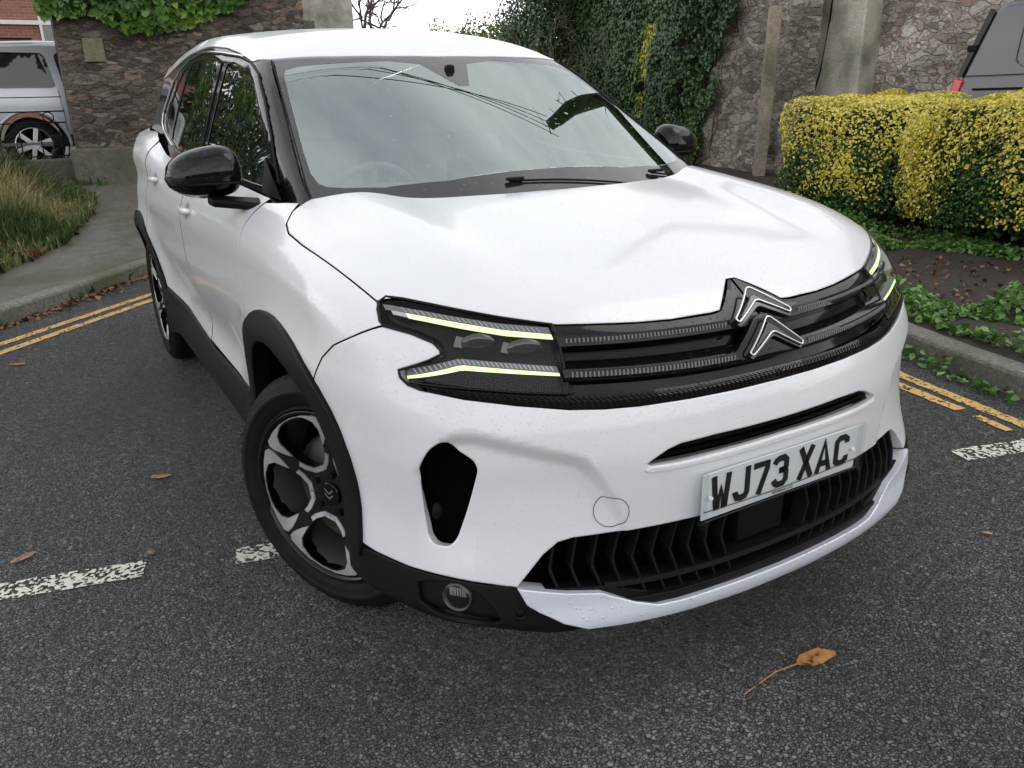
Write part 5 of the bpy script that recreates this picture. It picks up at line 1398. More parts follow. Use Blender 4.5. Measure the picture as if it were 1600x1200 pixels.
# ------------------------------------------------------------------ stone walls
def stonemat(name,stops,mortar,sc,scz=1.6,dist=.05,rough=.85,mix=.8,edge=(.0,.06)):
    m,nt,b=mat(name);co=objco(nt,(1,1,scz))
    def warp(src,s_,amp):
        n0=nd(nt,'ShaderNodeTexNoise');n0.inputs['Scale'].default_value=s_;n0.inputs['Detail'].default_value=4;nt.links.new(src,n0.inputs['Vector'])
        vm=nd(nt,'ShaderNodeVectorMath',operation='MULTIPLY_ADD');vm.inputs[1].default_value=(amp,)*3;nt.links.new(n0.outputs['Color'],vm.inputs[0]);nt.links.new(src,vm.inputs[2]);return vm.outputs[0]
    w_=warp(warp(co,sc*.45,.9/sc),sc*2.2,.35/sc)
    def layer(s_):
        v=nd(nt,'ShaderNodeTexVoronoi');v.inputs['Scale'].default_value=s_;nt.links.new(w_,v.inputs['Vector'])
        ve=nd(nt,'ShaderNodeTexVoronoi',feature='DISTANCE_TO_EDGE');ve.inputs['Scale'].default_value=s_;nt.links.new(w_,ve.inputs['Vector'])
        s=nd(nt,'ShaderNodeSeparateColor');nt.links.new(v.outputs['Color'],s.inputs[0]);return ramp(nt,s.outputs[0],stops),ramp(nt,ve.outputs[0],[(edge[0],g3(0)),(edge[1],g3(1))]),s.outputs[1]
    c1,e1,r1=layer(sc);c2,e2,r2=layer(sc*2.1)
    nm=nd(nt,'ShaderNodeTexNoise');nm.inputs['Scale'].default_value=sc*.5;nm.inputs['Detail'].default_value=2;nt.links.new(co,nm.inputs['Vector']);k0=ramp(nt,nm.outputs[0],[(.47,g3(0)),(.53,g3(1))])
    def mx_(f,a_,b_,bt='MIX'):
        q=nd(nt,'ShaderNodeMixRGB',blend_type=bt)
        for i,v_ in ((0,f),(1,a_),(2,b_)):
            if isinstance(v_,(int,float)):q.inputs[i].default_value=v_
            elif isinstance(v_,tuple):q.inputs[i].default_value=(*v_,1)
            else:nt.links.new(v_,q.inputs[i])
        return q.outputs[0]
    c=mx_(k0,c1,c2);e=mx_(k0,e1,e2)
    n=nd(nt,'ShaderNodeTexNoise');n.inputs['Scale'].default_value=sc*4;n.inputs['Detail'].default_value=9;n.inputs['Roughness'].default_value=.8;nt.links.new(co,n.inputs['Vector'])
    c=mx_(1.0,c,ramp(nt,n.outputs[0],[(.3,g3(.35)),(.5,g3(1)),(.7,g3(1.6))]),'MULTIPLY')
    c=mx_(math_(nt,'MULTIPLY',math_(nt,'SUBTRACT',1.0,e),mix),c,mortar)
    nb=nd(nt,'ShaderNodeTexNoise');nb.inputs['Scale'].default_value=1.0;nb.inputs['Detail'].default_value=6;nt.links.new(co,nb.inputs['Vector'])
    c=mx_(.9,c,ramp(nt,nb.outputs[0],[(.35,g3(.62)),(.65,g3(1.25))]),'MULTIPLY')
    nt.links.new(c,b.inputs['Base Color']);b.inputs['Roughness'].default_value=rough
    h=math_(nt,'MULTIPLY_ADD',n.outputs[0],.8,math_(nt,'MULTIPLY',e,math_(nt,'MULTIPLY_ADD',r1,.5,.5)));bump(nt,b,h,1,dist);return m
M['rubble']=stonemat('dark_rubble_stone',[(0,(.06,.05,.043)),(.4,(.135,.112,.09)),(.75,(.21,.18,.145)),(.95,(.26,.17,.115)),(1,(.33,.30,.26))],(.115,.095,.073),4.6,2.6,.05,.8,.45)
M['flint']=stonemat('pale_rubble_stone',[(0,(.28,.24,.20)),(.3,(.50,.43,.36)),(.6,(.60,.54,.47)),(.88,(.70,.65,.58)),(.95,(.45,.28,.20)),(1,(.34,.30,.27))],(.42,.35,.27),5.2,1.6,.05,.85,.75)
M['ivystone']=stonemat('grey_rubble_stone',[(0,(.20,.17,.135)),(.5,(.36,.32,.26)),(1,(.50,.45,.38))],(.26,.21,.16),4.5,1.8,.06,.85,.5)
def wall(name,a,b_,h,th,m,label,z0=None,cat='wall',res=.12,rough=.03,seed=1,lean=0):
    """a wall between two ground points with an uneven face"""
    a=Vector(a);b_=Vector(b_);L_=(b_-a).length;t=(b_-a)/L_;nn=Vector((-t.y,t.x))
    if nn.dot(Vector((CAMP.x,CAMP.y))-a)<0: nn=-nn
    z=up_h(a.x,a.y) if z0 is None else z0
    root=empty(name,(a.x,a.y,z),0,label,cat)
    nx=int(L_/res)+1;nz=int(h/res)+1
    G=np.array([[t.x*L_*i/nx,t.y*L_*i/nx,-.4+(h+.4)*j/nz] for i in range(nx+1) for j in range(nz+1)])
    d=(vnoise(G+100,2.2,seed)-.5)*rough*2+(vnoise(G+100,6,seed)-.5)*rough
    V=[tuple(g+np.array([nn.x,nn.y,0])*(dd-lean*max(0,g[2]))) for g,dd in zip(G,d)]
    nb_=len(V);bk=[(t.x*L_*s-nn.x*th,t.y*L_*s-nn.y*th,zz) for s in(0,1) for zz in(-.4,h)]
    F=[(i*(nz+1)+j,(i+1)*(nz+1)+j,(i+1)*(nz+1)+j+1,i*(nz+1)+j+1) for i in range(nx) for j in range(nz)]
    V+=bk;e0=[j for j in range(nz+1)];e1=[nx*(nz+1)+j for j in range(nz+1)]
    F+=[tuple(e0+[nb_+1,nb_]),tuple(e1+[nb_+3,nb_+2]),(nb_,nb_+1,nb_+3,nb_+2),tuple([i*(nz+1)+nz for i in range(nx+1)]+[nb_+3,nb_+1])]
    meshobj('stonework',V,F,m,root,False);return root,t,nn
# ------------------------------------------------------------------ left stone wall with plinth, plaque and ivy
XW=-11.0;zb_=up_h(-11,.5)
lw,_,_=wall('stone_wall',(XW,-.80),(XW,2.35),3.35-zb_+.2,.5,M['rubble'],'dark rubble stone wall at the left with a pale square stone and ivy on top',rough=.05,seed=3)
M['render']=conc('grey_render',(.07,.063,.05),(.17,.155,.125),7,True,.8)
M['lichen']=conc('lichened_stone',(.10,.10,.06),(.21,.20,.13),12,True,.85)
MB().box((.06,1.55,.10),(.16,3.30,.66)).build('plinth',M['render'],lw,bevel=.02)
MB().box((.03,.40,2.10-zb_),(.10,.24,.28)).build('plaque',M['lichen'],lw,bevel=.01)
IV=[(0,(.010,.028,.008)),(.45,(.035,.080,.020)),(.75,(.07,.15,.035)),(.92,(.20,.28,.04)),(1,(.42,.38,.05))]
M['ivy']=leafmat('ivy_leaf',IV,.32,trans=.12)
M['ivyb']=leafmat('bright_ivy_leaf',[(0,(.02,.05,.01)),(.4,(.06,.15,.02)),(.8,(.13,.26,.035)),(1,(.24,.34,.05))],.4,trans=.25)
rg=np.random.default_rng(77);n=13000
y=rg.uniform(-4.6,2.0,n);zlo=np.interp(y,[-4.6,-1.6,-.75,-.4,.0,.8,1.4,2.0],[2.75,2.55,2.42,2.55,2.30,2.40,2.62,3.0])+.10*(vnoise(np.stack([y,y*0,y*0],1),3,1)-.5)  # unseen ivy past the wall end is added to block the mirrored house
z=zlo+(3.75-zlo)*rg.random(n)**.9;x=XW+.10+.35*rg.random(n)*np.sin(np.clip((z-zlo)/.9,0,1)*1.5+.15)
P=np.stack([x,y,z],1);k=(vnoise(P,4,2)>.22)&((y>-.95)|(vnoise(P,2.2,5)>.40))
P=P[k];Nn=rg.normal(size=P.shape)*.45+[1,-.1,.25]
iv=empty('ivy',(XW,.3,zb_),0,'bright green ivy draped over the top of the left stone wall','ivy')
o=leaves('foliage',P-np.array([XW,.3,zb_]),Nn,rg.uniform(.07,.12,len(P)),np.clip(vnoise(P,1.6,8)*.8+rg.normal(size=len(P))*.2+.1*(P[:,1]>0),0,1),M['ivyb'],iv,'ivy',.3,.8)
b=MB()
for i in range(14):
    yy=rg.uniform(-2.4,1.8);p=Vector((.05,yy-.3,3.5-zb_));pts=[p]
    for j in range(5):p=p+Vector((rg.normal()*.03+.02,rg.normal()*.12,-.2));pts.append(p)
    b.tube(pts,[.012,.01,.009,.007,.005,.003],5)
b.build('stem',M['bark'],iv)
def bushrow(name,x0,y0,x1,y1,h,w_,n,m,label,seed,ls,tone0=.5,z0=None):
    rg=np.random.default_rng(seed);z0=up_h((x0+x1)/2,(y0+y1)/2) if z0 is None else z0
    t=empty(name,((x0+x1)/2,(y0+y1)/2,z0),0,label,'hedge')
    s=rg.random(n);a=rg.uniform(0,math.pi,n);r=1-rg.random(n)**2*.3
    Q=np.stack([s*8,a,a*0],1);hh=h*(.86+.28*vnoise(Q*[1,0,0],1.2,seed));rr=r*(.85+.3*vnoise(Q,2,seed+1))
    dx,dy=x1-x0,y1-y0;Ln=math.hypot(dx,dy);px_,py_=-dy/Ln,dx/Ln
    P=np.stack([dx*(s-.5)+px_*np.cos(a)*w_/2*rr,dy*(s-.5)+py_*np.cos(a)*w_/2*rr,hh*np.maximum(np.sin(a),.0)**.5*rr*rg.uniform(.05,1,n)**.4],1)
    Nn=np.stack([px_*np.cos(a),py_*np.cos(a),np.sin(a)],1)+rg.normal(size=P.shape)*.6
    leaves('foliage',P,Nn,rg.uniform(.6,1,n)*ls,np.clip(tone0+(vnoise(P,.9,seed+4)-.5)*.9+rg.normal(size=n)*.15,0,1),m,t,'ivy',.3)
    b=MB()
    for i in range(int(Ln*3)):
        f=rg.random()-.5;b.tube([(dx*f,dy*f,-.1),(dx*f+rg.normal()*.1,dy*f+rg.normal()*.1,h*.5),(dx*f+rg.normal()*.3,dy*f+rg.normal()*.3,h*.9)],[.03,.02,.01],5)
    b.build('stem',M['bark'],t);return t
# branching tree
def crown_tree(name,loc,h,cr,n,m,label,cat,lsize,seed,tone0=.35,group=None,bare=False):
    rg=np.random.default_rng(seed);t=empty(name,loc,0,label,cat,group)
    b=MB();tips=[]
    def br(p,d,L_,r,dep):
        pts=[p];q=p
        for i in range(4):
            d=(d+Vector(rg.normal(size=3))*.16+Vector((0,0,.05))).normalized();q=q+d*L_/4;pts.append(q)
        b.tube(pts,[r,r*.88,r*.78,r*.68,r*.6],6 if r>.02 else 4,False);tips.append(q)
        if dep>0:
            for j in range(3 if dep>1 else 4):
                nd_=(d+Vector(rg.normal(size=3))*.55).normalized();br(pts[-1-(j%2)],nd_,L_*.68,r*.58,dep-1)
    br(Vector((0,0,-.1)),Vector((0,0,1)),h*.42,h*.028,5 if bare else 3)
    b.build('trunk',M['bark'],t,smooth=True)
    if not bare:
        cl=np.array([list(q) for q in tips]);c=cl[rg.integers(0,len(cl),n)]+rg.normal(size=(n,3))*cr*.17
        e=c-np.array([0,0,h*.62]);k=(vnoise(c,1.6/cr,seed)>.25);c=c[k];e=e[k]
        leaves('crown',c,e/cr+rg.normal(size=c.shape)*.6+[0,0,.4],rg.uniform(.6,1,len(c))*lsize,np.clip(tone0+(vnoise(c,2.2/cr,seed+1)-.5)*.7+rg.normal(size=len(c))*.15,0,1),m,t,'ivy',.3)
    return t
bushrow('hedge',-15.2,-2.1,-16.0,-9.0,4.3,2.2,16000,M['ivy'],'tall dark hedge left of the silver car, mirrored in the side windows',41,.16,.45)  # unseen hedge, added to cover the house in the side-glass reflections
bushrow('hedge',13,-16,15,16,2.4,2.5,14000,M['ivy'],'tall dark hedge across the road behind the viewer',43,.32,.4,z0=0)  # added out of view so that gloss blacks mirror dark leaves
# ------------------------------------------------------------------ silver 4x4 behind the railing (its rear half shows)
M['silver']=simple('silver_paint',(.40,.42,.45),.3,.4,1)
M['greyv']=simple('dark_grey_paint',(.065,.065,.07),.35,.2,1)
M['dglass']=simple('dark_window',(.012,.014,.016),.04,0,0,.9)
def side_vehicle(name,loc,rot,label,prof,W_,paint,windows,wheels,extra=None,arch=None,tumble=.12,wr=.37):
    """profile in (u along the side, z); near side at v=0, body extends to v=W_"""
    t=empty(name,loc,rot,label,'car' if 'van' not in name else 'van')
    P=rounded(np.array([(0,u,z) for u,z in prof]),.10,4)[:,1:];P=dens(P,.12)
    if area(P)<0:P=P[::-1]
    # side skins with rounding to the roof/ends: rings of decreasing outline
    rings=[]
    zt=P[:,1].max()
    def lean(z): return tumble*max(0,(z-1.0)/(zt-1.0))**1.3 if z>1.0 else .02*max(0,(.7-z))
    for d,v in ((.0,.10),(.012,.05),(.035,.018),(.07,.0)):
        Q=inset(P,d);rings.append((Q,v))
    def build(vsgn,v0,name_):
        V=[];F=[];n=len(P)
        for Q,v in rings:
            for u,z in Q: V.append((u,v0+vsgn*(v+lean(z)),z))
        for r in range(len(rings)-1):
            for i in range(n):F.append((r*n+i,r*n+(i+1)%n,(r+1)*n+(i+1)%n,(r+1)*n+i))
        # cap with arch holes by CDT
        Q=rings[-1][0];Hs=[np.array([(cx+wr*1.16*math.cos(a),wr+wr*1.16*math.sin(a)) for a in np.linspace(-.6,math.pi+.6,18)]) for cx in wheels]
        vs=[Vector(p) for p in Q];E=[(i,(i+1)%n) for i in range(n)]
        G=np.array([(a,c) for a in np.arange(Q[:,0].min(),Q[:,0].max(),.09) for c in np.arange(Q[:,1].min(),Q[:,1].max(),.09)])
        for h in Hs:
            h0=len(vs);vs+=[Vector(p) for p in h];E+=[(h0+i,h0+(i+1)%len(h)) for i in range(len(h))]
        ok=pip(G,Q)&(dseg(G,Q)>.03)
        for h in Hs: ok&=~pip(G,h)&(dseg(G,h)>.03)
        vs+=[Vector(p) for p in G[ok]]
        tv,_,tf,_,_,_=delaunay_2d_cdt(vs,E,[],0,1e-6);U=np.array([(v.x,v.y) for v in tv]);cen=np.array([U[list(q)].mean(0) for q in tf]);ok=pip(cen,Q)
        for h in Hs: ok&=~pip(cen,h)
        h0=len(V);V+=[(u,v0+vsgn*(-.012*math.cos(min(1,abs(z-.85)/.5)*1.57)+lean(z)),z) for u,z in U];F+=[tuple(h0+i for i in tf[q]) for q in np.nonzero(ok)[0]]
        o=meshobj(name_,V,F,paint,t,True)
        try:o.data.set_sharp_from_angle(angle=R_(50))
        except Exception:pass
        return o
    bd=build(1,0,'body_side');build(-1,W_,'body_side')
    n=len(P);V=[(u,.10+lean(z),z) for u,z in P]+[(u,W_-.10-lean(z),z) for u,z in P];F=[(i,(i+1)%n,n+(i+1)%n,n+i) for i in range(n)]
    meshobj('body_shell',V,F,paint,t,True)
    for wn,wp in windows:
        Q=rounded(np.array([(0,u,z) for u,z in wp]),.07,4)[:,1:]
        for s,v0 in((1,0),(-1,W_)):
            V=[(u,v0+s*(lean(z)-.016),z) for u,z in Q]+[(u,v0+s*(lean(z)+.01),z) for u,z in Q];k=len(Q)
            meshobj(wn,V,[tuple(range(k))]+[(i,(i+1)%k,k+(i+1)%k,k+i) for i in range(k)],M['dglass'],t,False)
    for cx in wheels:
        for s,v0 in((1,0),(-1,W_)):
            w=empty('wheel',parent=t);w.location=(cx,v0+s*.03,wr);w.rotation_euler=(math.pi/2*s,0,0)
            seg=40;prof_=[(.235,-.005),(.25,.0),(.30,.0),(.345,-.02),(wr-.005,-.05),(wr,-.10),(wr,-.20),(.30,-.22)]
            V=[];F=[]
            for r,z in prof_:
                for q in range(seg):V.append((r*math.cos(2*math.pi*q/seg),r*math.sin(2*math.pi*q/seg),z))
            for i in range(len(prof_)-1):
                for q in range(seg):F.append((i*seg+q,i*seg+(q+1)%seg,(i+1)*seg+(q+1)%seg,(i+1)*seg+q))
            meshobj('tyre',V,F,M['rubber'],w,True)
            b=MB();ring=[(.238,-.004),(.228,.002),(.215,-.03),(.20,-.10)];V=[];F=[]
            for r,z in ring:
                for q in range(seg):V.append((r*math.cos(2*math.pi*q/seg),r*math.sin(2*math.pi*q/seg),z))
            for i in range(3):
                for q in range(seg):F.append((i*seg+q,i*seg+(q+1)%seg,(i+1)*seg+(q+1)%seg,(i+1)*seg+q))
            b.add(V,F)
            for k in range(6):
                a=2*math.pi*k/6+.3
                b.box((.125*math.cos(a),.125*math.sin(a),-.012),(.20,.058,.02),Matrix.Rotation(a,3,'Z'))
            b.tube([(0,0,-.03),(0,0,.002)],.055,20)
            b.build('rim',M['alloy'],w)
            MB().tube([(0,0,-.13),(0,0,-.11)],.21,32).build('brake_back',M['liner'],w)
            # wheel well
            b=MB();A=np.linspace(-.6,math.pi+.6,18);V=[];F=[]
            for a in A: V+=[(cx+wr*1.17*math.cos(a),v0+s*.0,wr+wr*1.17*math.sin(a)),(cx+wr*1.17*math.cos(a),v0+s*.45,wr+wr*1.17*math.sin(a))]
            for i in range(len(A)-1):F.append((2*i,2*i+1,2*i+3,2*i+2))
            b.add(V,F).build('wheel_arch',M['liner'],t)
    return t,lean
M['alloy']=simple('alloy_silver',(.55,.56,.58),.25,.9)
sx,zs_=-12.2,up_h(-12.2,0)
# local +u along world +y (front of the car hidden by the wall), v away from the camera (-x)
sv,lean1=side_vehicle('parked_estate',(sx,-2.18,zs_),R_(90),'silver four-wheel-drive car behind the black railing at the left edge',
 [(0.03,.45),(0,.80),(.02,1.10),(.14,1.60),(.24,1.70),(1.2,1.735),(2.4,1.71),(3.15,1.15),(4.25,1.02),(4.45,.85),(4.45,.42),(3.9,.34),(.5,.34)],1.85,M['silver'],
 [('rear_quarter_window',[(.50,1.19),(.62,1.12),(1.33,1.12),(1.24,1.57),(.66,1.58),(.52,1.50)]),('rear_door_window',[(1.42,1.12),(2.08,1.12),(2.05,1.57),(1.36,1.57)]),('front_door_window',[(2.16,1.12),(2.95,1.14),(2.45,1.57),(2.13,1.57)])],(.92,3.62))
b=MB()
for u in (1.36,2.11,3.0):b.tube([(u,-.006,.40),(u,-.013,.8),(u-.02,-.006,1.08)],.004,4)
b.tube([(.08,-.012,1.0),(1.36,-.012,1.0)],.006,4);b.tube([(1.15,lean1(1.72)+.02,1.75),(.25,lean1(1.72)+.02,1.745)],.014,6)
b.build('door_seam',M['dark'],sv)
A=[(.92+.455*math.cos(a),-.028,.37+.455*math.sin(a)) for a in np.linspace(-.1,math.pi+.1,24)]
MB().tube(A,.024,6).build('wheel_arch_trim',M['silver'],sv,smooth=True)
MB().box((2.2,-.01,.42),(2.1,.05,.16)).build('sill',M['clad'],sv,bevel=.02)
MB().box((-.02,.9,.52),(.10,1.7,.22)).build('rear_bumper',M['clad'],sv,bevel=.03)
MB().box((.02,.08,1.0),(.06,.14,.4)).build('tail_lamp',M['red'],sv,bevel=.02)
# ------------------------------------------------------------------ dark grey van behind the hedge, right edge
vz=up_h(-3.5,8.3)
vv,lean2=side_vehicle('parked_van',(-4.42,7.45,vz),R_(2),'dark grey panel van with a red rear light behind the hedge at the right edge',
 [(.04,.40),(0,.60),(.0,1.0),(.06,1.22),(.26,1.90),(.36,1.96),(2.0,1.98),(3.3,1.93),(4.1,1.30),(4.9,1.08),(5.05,.8),(5.05,.35),(.5,.30)],1.95,M['greyv'],
 [('front_door_window',[(3.05,1.15),(3.95,1.18),(3.35,1.72),(3.05,1.74)])],(.95,4.05),tumble=.14,wr=.34)
b=MB();b.box((.055,.03,1.09),(.11,.09,.26),Matrix.Rotation(R_(14),3,'Y'));b.build('tail_lamp',M['red'],vv,bevel=.015)
b=MB();P=[(.045,lean2(1.24)-.012,1.24),(.10,lean2(1.24)-.014,1.24),(.30,lean2(1.86)-.014,1.86),(.24,lean2(1.86)+.0,1.90)]
P2_=[(u,v+.06,z) for u,v,z in P];b.add(P+P2_,[(0,1,2,3),(4,7,6,5),(0,4,5,1),(1,5,6,2),(2,6,7,3),(3,7,4,0)]);b.build('rear_window_edge',M['gloss'],vv)
MB().box((.15,.06,1.52),(.10,.06,.06)).build('door_hinge',M['clad'],vv,bevel=.01)
b=MB();L_=[(.62,1.38),(.62,1.78),(.72,1.84),(1.75,1.86),(1.80,1.80),(1.82,1.38),(1.75,1.32),(.70,1.32),(.62,1.38)]
b.tube([(u,lean2(z)-.012,z) for u,z in [tuple(q[1:]) for q in dens(rounded(np.array([(0,u,z) for u,z in L_[:-1]]),.08),.1)]],.006,5);b.build('pressed_panel_edge',M['greyv'],vv,smooth=True)
b=MB();b.tube([(.12,-.010,1.245),(3.0,-.010,1.245)],.004,4);b.build('body_seam',M['dark'],vv)
MB().box((1.2,-.012,1.11),(1.9,.012,.022)).build('sliding_door_rail',M['dark'],vv)
# ------------------------------------------------------------------ low iron railing
rl=empty('iron_railing',(-11.45,-.95,up_h(-11.4,-1)),0,'low black iron railing with a ring in front of the silver car','railing')
MB().box((0,-1.3,.10),(.25,2.9,.34)).build('low_wall',M['render'],rl,bevel=.02)
b=MB();zz0=.27
for z in (zz0+.04,zz0+.46,zz0+.60):b.tube([(0,.10,z),(0,-2.7,z)],.010,6)
b.build('rail',M['clad'],rl)
b=MB()
for i in range(12):b.tube([(0,.0-i*.235,zz0-.1),(0,.0-i*.235,zz0+.46)],.008,6)
b.build('upright',M['clad'],rl)
b=MB()
for i in range(0,9,3):
    yy=-.10-i*.235;b.tube([(0,yy+.062*math.cos(a),zz0+.53+.062*math.sin(a)) for a in np.linspace(0,6.283,17)],.008,5,False)
b.build('ring',M['clad'],rl)
# ------------------------------------------------------------------ brick house
m,nt,b=mat('red_brick');co_b=objco(nt,(1,1,1),(0,0,0))
sx_=nd(nt,'ShaderNodeSeparateXYZ');nt.links.new(co_b,sx_.inputs[0]);cx_=nd(nt,'ShaderNodeCombineXYZ');nt.links.new(sx_.outputs[1],cx_.inputs[0]);nt.links.new(sx_.outputs[2],cx_.inputs[1])
bt=nd(nt,'ShaderNodeTexBrick');bt.inputs['Scale'].default_value=1;bt.inputs['Brick Width'].default_value=.225;bt.inputs['Row Height'].default_value=.075;bt.inputs['Mortar Size'].default_value=.008
bt.inputs['Color1'].default_value=(.30,.10,.065,1);bt.inputs['Color2'].default_value=(.20,.075,.05,1);bt.inputs['Mortar'].default_value=(.22,.18,.15,1)
nt.links.new(cx_.outputs[0],bt.inputs['Vector']);nt.links.new(bt.outputs[0],b.inputs['Base Color']);b.inputs['Roughness'].default_value=.85;M['brick']=m
M['white']=simple('white_paint_wood',(.62,.62,.6),.5)
zh=up_h(-25,0)
hs_=empty('brick_house',(-25,-1.2,zh),0,'red brick house with a white framed window beyond the silver car','house')
MB().box((-3,-.8,2.9),(6,5,6.6)).build('wall',M['brick'],hs_)
MB().box((.04,-.9,3.95-zh-.33),(.12,4.0,.10)).build('string_course',M['white'],hs_)
def window(y0,y1,z0,z1):
    b=MB();f=.06
    for c,d in (((0.05,(y0+y1)/2,z1-f/2),(.1,y1-y0,f)),((.05,(y0+y1)/2,z0+f/2),(.1,y1-y0,f)),((.05,y0+f/2,(z0+z1)/2),(.098,f,z1-z0-2*f)),((.05,y1-f/2,(z0+z1)/2),(.098,f,z1-z0-2*f)),((.045,(y0+y1)/2,(z0+z1)/2),(.07,y1-y0-2*f,.03))):b.box(c,d)
    w=b.build('window',M['white'],hs_);MB().box((.02,(y0+y1)/2,(z0+z1)/2),(.02,y1-y0-2*f,z1-z0-2*f)).build('pane',M['dglass'],w)
window(.74,1.18,2.55-zh+.0,3.78-zh+.0)
window(-2.3,-1.3,2.2-zh,3.7-zh)
b=MB();V=[(.4,-3.6,6.2),(.4,2.0,6.2),(-3,2.0,8.2),(-3,-3.6,8.2),(-6.4,-3.6,6.2),(-6.4,2.0,6.2)];b.add(V,[(0,1,2,3),(3,2,5,4),(0,3,4),(1,5,2)]);b.build('roof',M['dark'],hs_)
# ------------------------------------------------------------------ pale rendered pier behind the stone wall
M['pale']=conc('pale_render',(.36,.33,.27),(.50,.46,.39),2.2,True,.8)
gp=empty('gate_pier',(-14,3.5,up_h(-14,3.5)),0,'pale rendered pier rising behind the car roof','pier')
MB().box((-.4,.02,1.9),(.9,1.36,4.2)).build('shaft',M['pale'],gp,bevel=.03)
MB().box((-.36,-.20,2.02),(.9,.30,.13)).build('capstone',M['render'],gp,bevel=.01)
# ------------------------------------------------------------------ right walls
wl,_,_=wall('ivy_wall',(-15.6,9.9),(-7.30,8.11),4.6,.5,M['ivystone'],'old stone wall covered with dark ivy, right of the windscreen',z0=up_h(-8,8.2)-.02,rough=.10,seed=9)
A_=np.array([-15.6,9.9]);B_=np.array([-7.95,8.25]);t_=(B_-A_)/np.linalg.norm(B_-A_);nv=np.array([t_[1],-t_[0]]);
if nv@(np.array([CAMP.x,CAMP.y])-A_)<0:nv=-nv
Lw=np.linalg.norm(B_-A_);rg=np.random.default_rng(12);n=60000
s=rg.random(n)*(Lw+1)-1;z=rg.random(n)*4.7
edge=Lw-np.interp(z,[0,.6,1.2,1.8,2.4,3.0,5],[1.55,1.25,.85,.72,.55,.30,.2])+.35*(vnoise(np.stack([z,z*0,s*0],1),2.5,4)-.5)
k=s<edge;s,z,edge=s[k],z[k],edge[k]
Q=np.stack([s,z,z*0],1);bul=.12+.40*vnoise(Q,.9,2)*np.clip((edge-s)/1.2,.15,1)+.15*vnoise(Q,2.6,3)
dep=bul*(1-rg.random(len(s))**2*.5)
P=np.stack([A_[0]+t_[0]*s+nv[0]*dep,A_[1]+t_[1]*s+nv[1]*dep,z+up_h(-8,8.2)],1)
thin=vnoise(Q,3.2,6)>.17;P=P[thin];Q=Q[thin]
Nn=rg.normal(size=P.shape)*.42+[nv[0],nv[1],.35]
yel=np.exp(-((Q[:,0]-(Lw-3.15)-.25*(Q[:,1]-1.5))/.33)**2)*(vnoise(Q,2.6,8)>.40)
tone=np.clip(vnoise(Q,1.2,5)*.55+rg.random(len(P))*.42+yel*(.25+.5*rg.random(len(P))),0,1)
iv2=empty('ivy',(A_[0],A_[1],up_h(-8,8.2)),0,'dark green ivy with a yellowing streak, hanging in a thick sheet right of the windscreen','ivy')
leaves('foliage',P-np.array([A_[0],A_[1],up_h(-8,8.2)]),Nn,rg.uniform(.045,.085,len(P)),tone,M['ivy'],iv2,'ivy',.3,1.2)
b=MB()
for i in range(26):
    s0=rg.uniform(Lw-5,Lw-.9);p=np.array([t_[0]*s0+nv[0]*.10,t_[1]*s0+nv[1]*.10,rg.uniform(0,.4)]);pts=[tuple(p)]
    for j in range(9):
        ds=rg.normal()*.10+.04;p=p+np.array([t_[0]*ds,t_[1]*ds,.25]);pts.append(tuple(p))
    b.tube(pts,list(np.linspace(.014,.004,10)),4)
b.build('stem',M['bark'],iv2)
# leaning concrete posts
def post(px_,py_,h,w_,lean_,label):
    g=empty('concrete_post',(px_,py_,up_h(px_,py_)-.05),R_(-40),label,'post')
    b=MB();V=[];F=[]
    for i in range(9):
        z=h*i/8;dx=lean_*z+.006*math.sin(i*2.1);w=w_*(1-.02*i+.02*math.sin(i*1.7))
        V+=[(dx-w/2,-.08,z),(dx+w/2,-.08,z),(dx+w/2,.08,z),(dx-w/2,.08,z)]
    for i in range(8):
        for e in range(4):F.append((4*i+e,4*i+(e+1)%4,4*i+4+(e+1)%4,4*i+4+e))
    F+=[(3,2,1,0),(32,33,34,35)];b.add(V,F);b.build('shaft',M['postc'],g,bevel=.012)
    b=MB();b.add([(lean_*z+dx,-.0835,z) for z,dx in ((.0,.035),(h*.55,.035),(h*.55,.055),(0,.055))],[(0,1,2,3)]);b.build('groove',M['dark'],g)
M['postc']=conc('old_concrete',(.22,.18,.13),(.42,.36,.28),14,True,.85)
post(-7.60,8.02,2.30,.24,.20,'weathered concrete post leaning between the ivy wall and the rendered panel')
# rendered panel
rp_=empty('rendered_wall',(-7.42,9.0,up_h(-7,9)-.05),R_(6),'smooth pale rendered wall panel with a black cable hanging down it','wall')
M['pale2']=conc('stained_render',(.42,.375,.29),(.60,.56,.475),2.6,True,.8)
MB().box((-.50,.25,2.2),(2.16,.5,4.6)).build('panel',M['pale2'],rp_,bevel=.03)
b=MB();b.tube([(.10,-.03,4.2),(.06,-.035,2.2),(-.02,-.04,1.4),(-.16,-.04,.9),(-.26,-.05,.4)],.011,6);b.build('cable',M['dark'],rp_,smooth=True)
wall('rubble_wall',(-8.6,9.42),(4.0,9.9),4.6,.5,M['flint'],'pale rubble stone wall behind the hedges and the van',z0=up_h(-5,9.4),rough=.06,seed=21)
# ------------------------------------------------------------------ far hedge, scrub and bare trees
M['farh']=leafmat('far_hedge_leaf',[(0,(.03,.07,.01)),(.5,(.08,.15,.025)),(.85,(.16,.25,.05)),(1,(.30,.30,.09))],.5,trans=.3)
bushrow('hedge',-24.5,10.5,-16.5,9.75,2.75,2.0,26000,M['farh'],'bright green far hedge with yellow tips seen above the car roof',4,.10,.55,z0=.85)
bushrow('hedge',-17.5,9.9,-14.0,9.0,3.6,1.6,15000,M['ivy'],'dark evergreen scrub between the far hedge and the ivy wall',9,.09,.45,z0=.7)
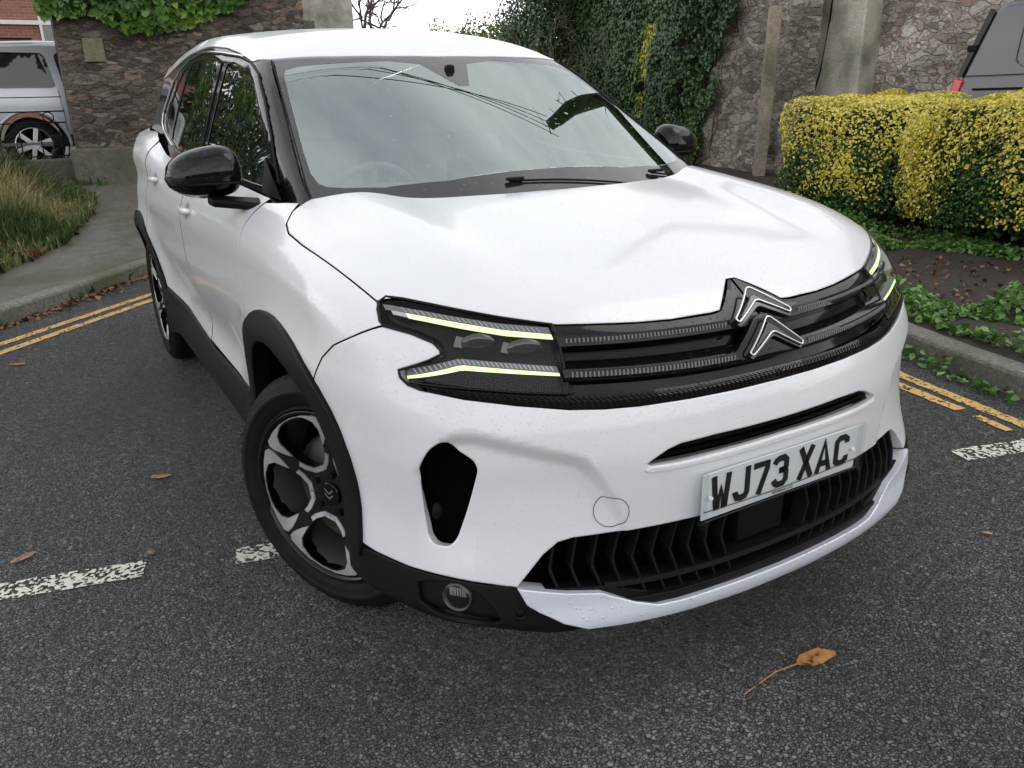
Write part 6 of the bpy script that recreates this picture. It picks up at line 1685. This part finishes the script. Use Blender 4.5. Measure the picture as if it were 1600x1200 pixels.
# bare twigs in front of the scrub
def twig_shrub(loc,h,seed,label):
    rg=np.random.default_rng(seed);t=empty('bare_shrub',loc,0,label,'shrub');b=MB()
    def br(p,d,L_,r,dep):
        pts=[p];q=p
        for i in range(4):
            d=(d+Vector(rg.normal(size=3))*.2+Vector((0,0,.06))).normalized();q=q+d*L_/4;pts.append(q)
        b.tube(pts,[r,r*.9,r*.8,r*.7,r*.6],4,False)
        if dep>0:
            for j in range(3):br(pts[2+(j%3)] if j<2 else pts[-1],(d+Vector(rg.normal(size=3))*.6).normalized(),L_*.62,r*.6,dep-1)
    for i in range(5):br(Vector((rg.normal()*.15,rg.normal()*.2,0)),Vector((rg.normal()*.3,rg.normal()*.3,1)).normalized(),h*.45,.014,4)
    b.build('twigs',M['twig'],t,smooth=True);return t
M['twig']=conc('pale_twig',(.12,.10,.08),(.24,.20,.17),40,False,.8)
twig_shrub((-12.6,8.2,up_h(-12,8)-.1),3.2,3,'leafless pale twiggy shrub in front of the dark scrub')
crown_tree('bare_tree',(-31,11.35,1.9),4.6,1.5,10,M['ivy'],'small bare tree with a short thick trunk against the sky','tree',.1,14,bare=True)
crown_tree('bare_tree',(-28,9.5,1.8),4.4,1.5,10,M['ivy'],'dense bare tree right beside the pale pier','tree',.1,23,bare=True)

# ------------------------------------------------------------------ above the frame: bough and wires mirrored in the windscreen, tree and pole added
bt_=empty('added_tree',(1.2,7.6,up_h(1.2,7.6)-.05),0,'mossy leaning tree whose bough arches high over the hedge','tree')
o_=Vector(bt_.location)
B1=[(1.2,7.6,.2),(.5,7.3,2.4),(-1.2,6.9,3.6),(-3.0,6.2,4.0),(-4.2,5.5,4.05),(-4.83,4.74,4.17),(-4.70,4.43,4.48),(-4.56,4.15,4.73),(-4.37,3.88,4.96),(-4.26,3.69,5.11)]
b=MB();b.tube([Vector(p)-o_ for p in B1],[.20,.18,.16,.14,.13,.115,.10,.09,.075,.06],10)
M['moss']=conc('mossy_bark',(.02,.035,.010),(.05,.07,.022),16,False,.9)
b.build('trunk',M['moss'],bt_,smooth=True)
b=MB();rg=np.random.default_rng(2)
for i in range(12):
    p=Vector(B1[5+i%5])-o_;d=Vector(rg.normal(size=3)).normalized();q=p+d*.22
    b.tube([p,q,q+Vector(rg.normal(size=3))*.10],[.012,.007,.003],4)
b.build('twigs',M['moss'],bt_)
pl_=empty('added_pole',(-8,-15,up_h(-8,-15)),0,'wooden telephone pole beyond the left verge, outside the picture','pole')
MB().tube([(0,0,0),(0,0,8.6)],[.14,.10],12).build('shaft',M['bark'],pl_,smooth=True)
MB().box((0,0,8.2),(.9,.10,.10)).build('crossarm',M['bark'],pl_)
for i,(dx,sag,ex) in enumerate(((-.4,.0,0),(-.1,-.5,.1),(.2,.35,-.1),(.4,-.9,.2))):
    A1=Vector((-4.30+ex,3.74,5.08));B2=Vector((-8+dx,-15,8.2+up_h(-8,-15)));c=empty('overhead_wire',tuple(A1),0,'thin black overhead wire running from the mossy bough to the telephone pole','wire','overhead wires mirrored in the windscreen')
    MB().tube([A1+(B2-A1)*t+Vector((sag*math.sin(math.pi*t),0,.9*math.sin(math.pi*t)))-A1 for t in np.linspace(0,1,24)],.006,5).build('cable',M['dark'],c,smooth=True)
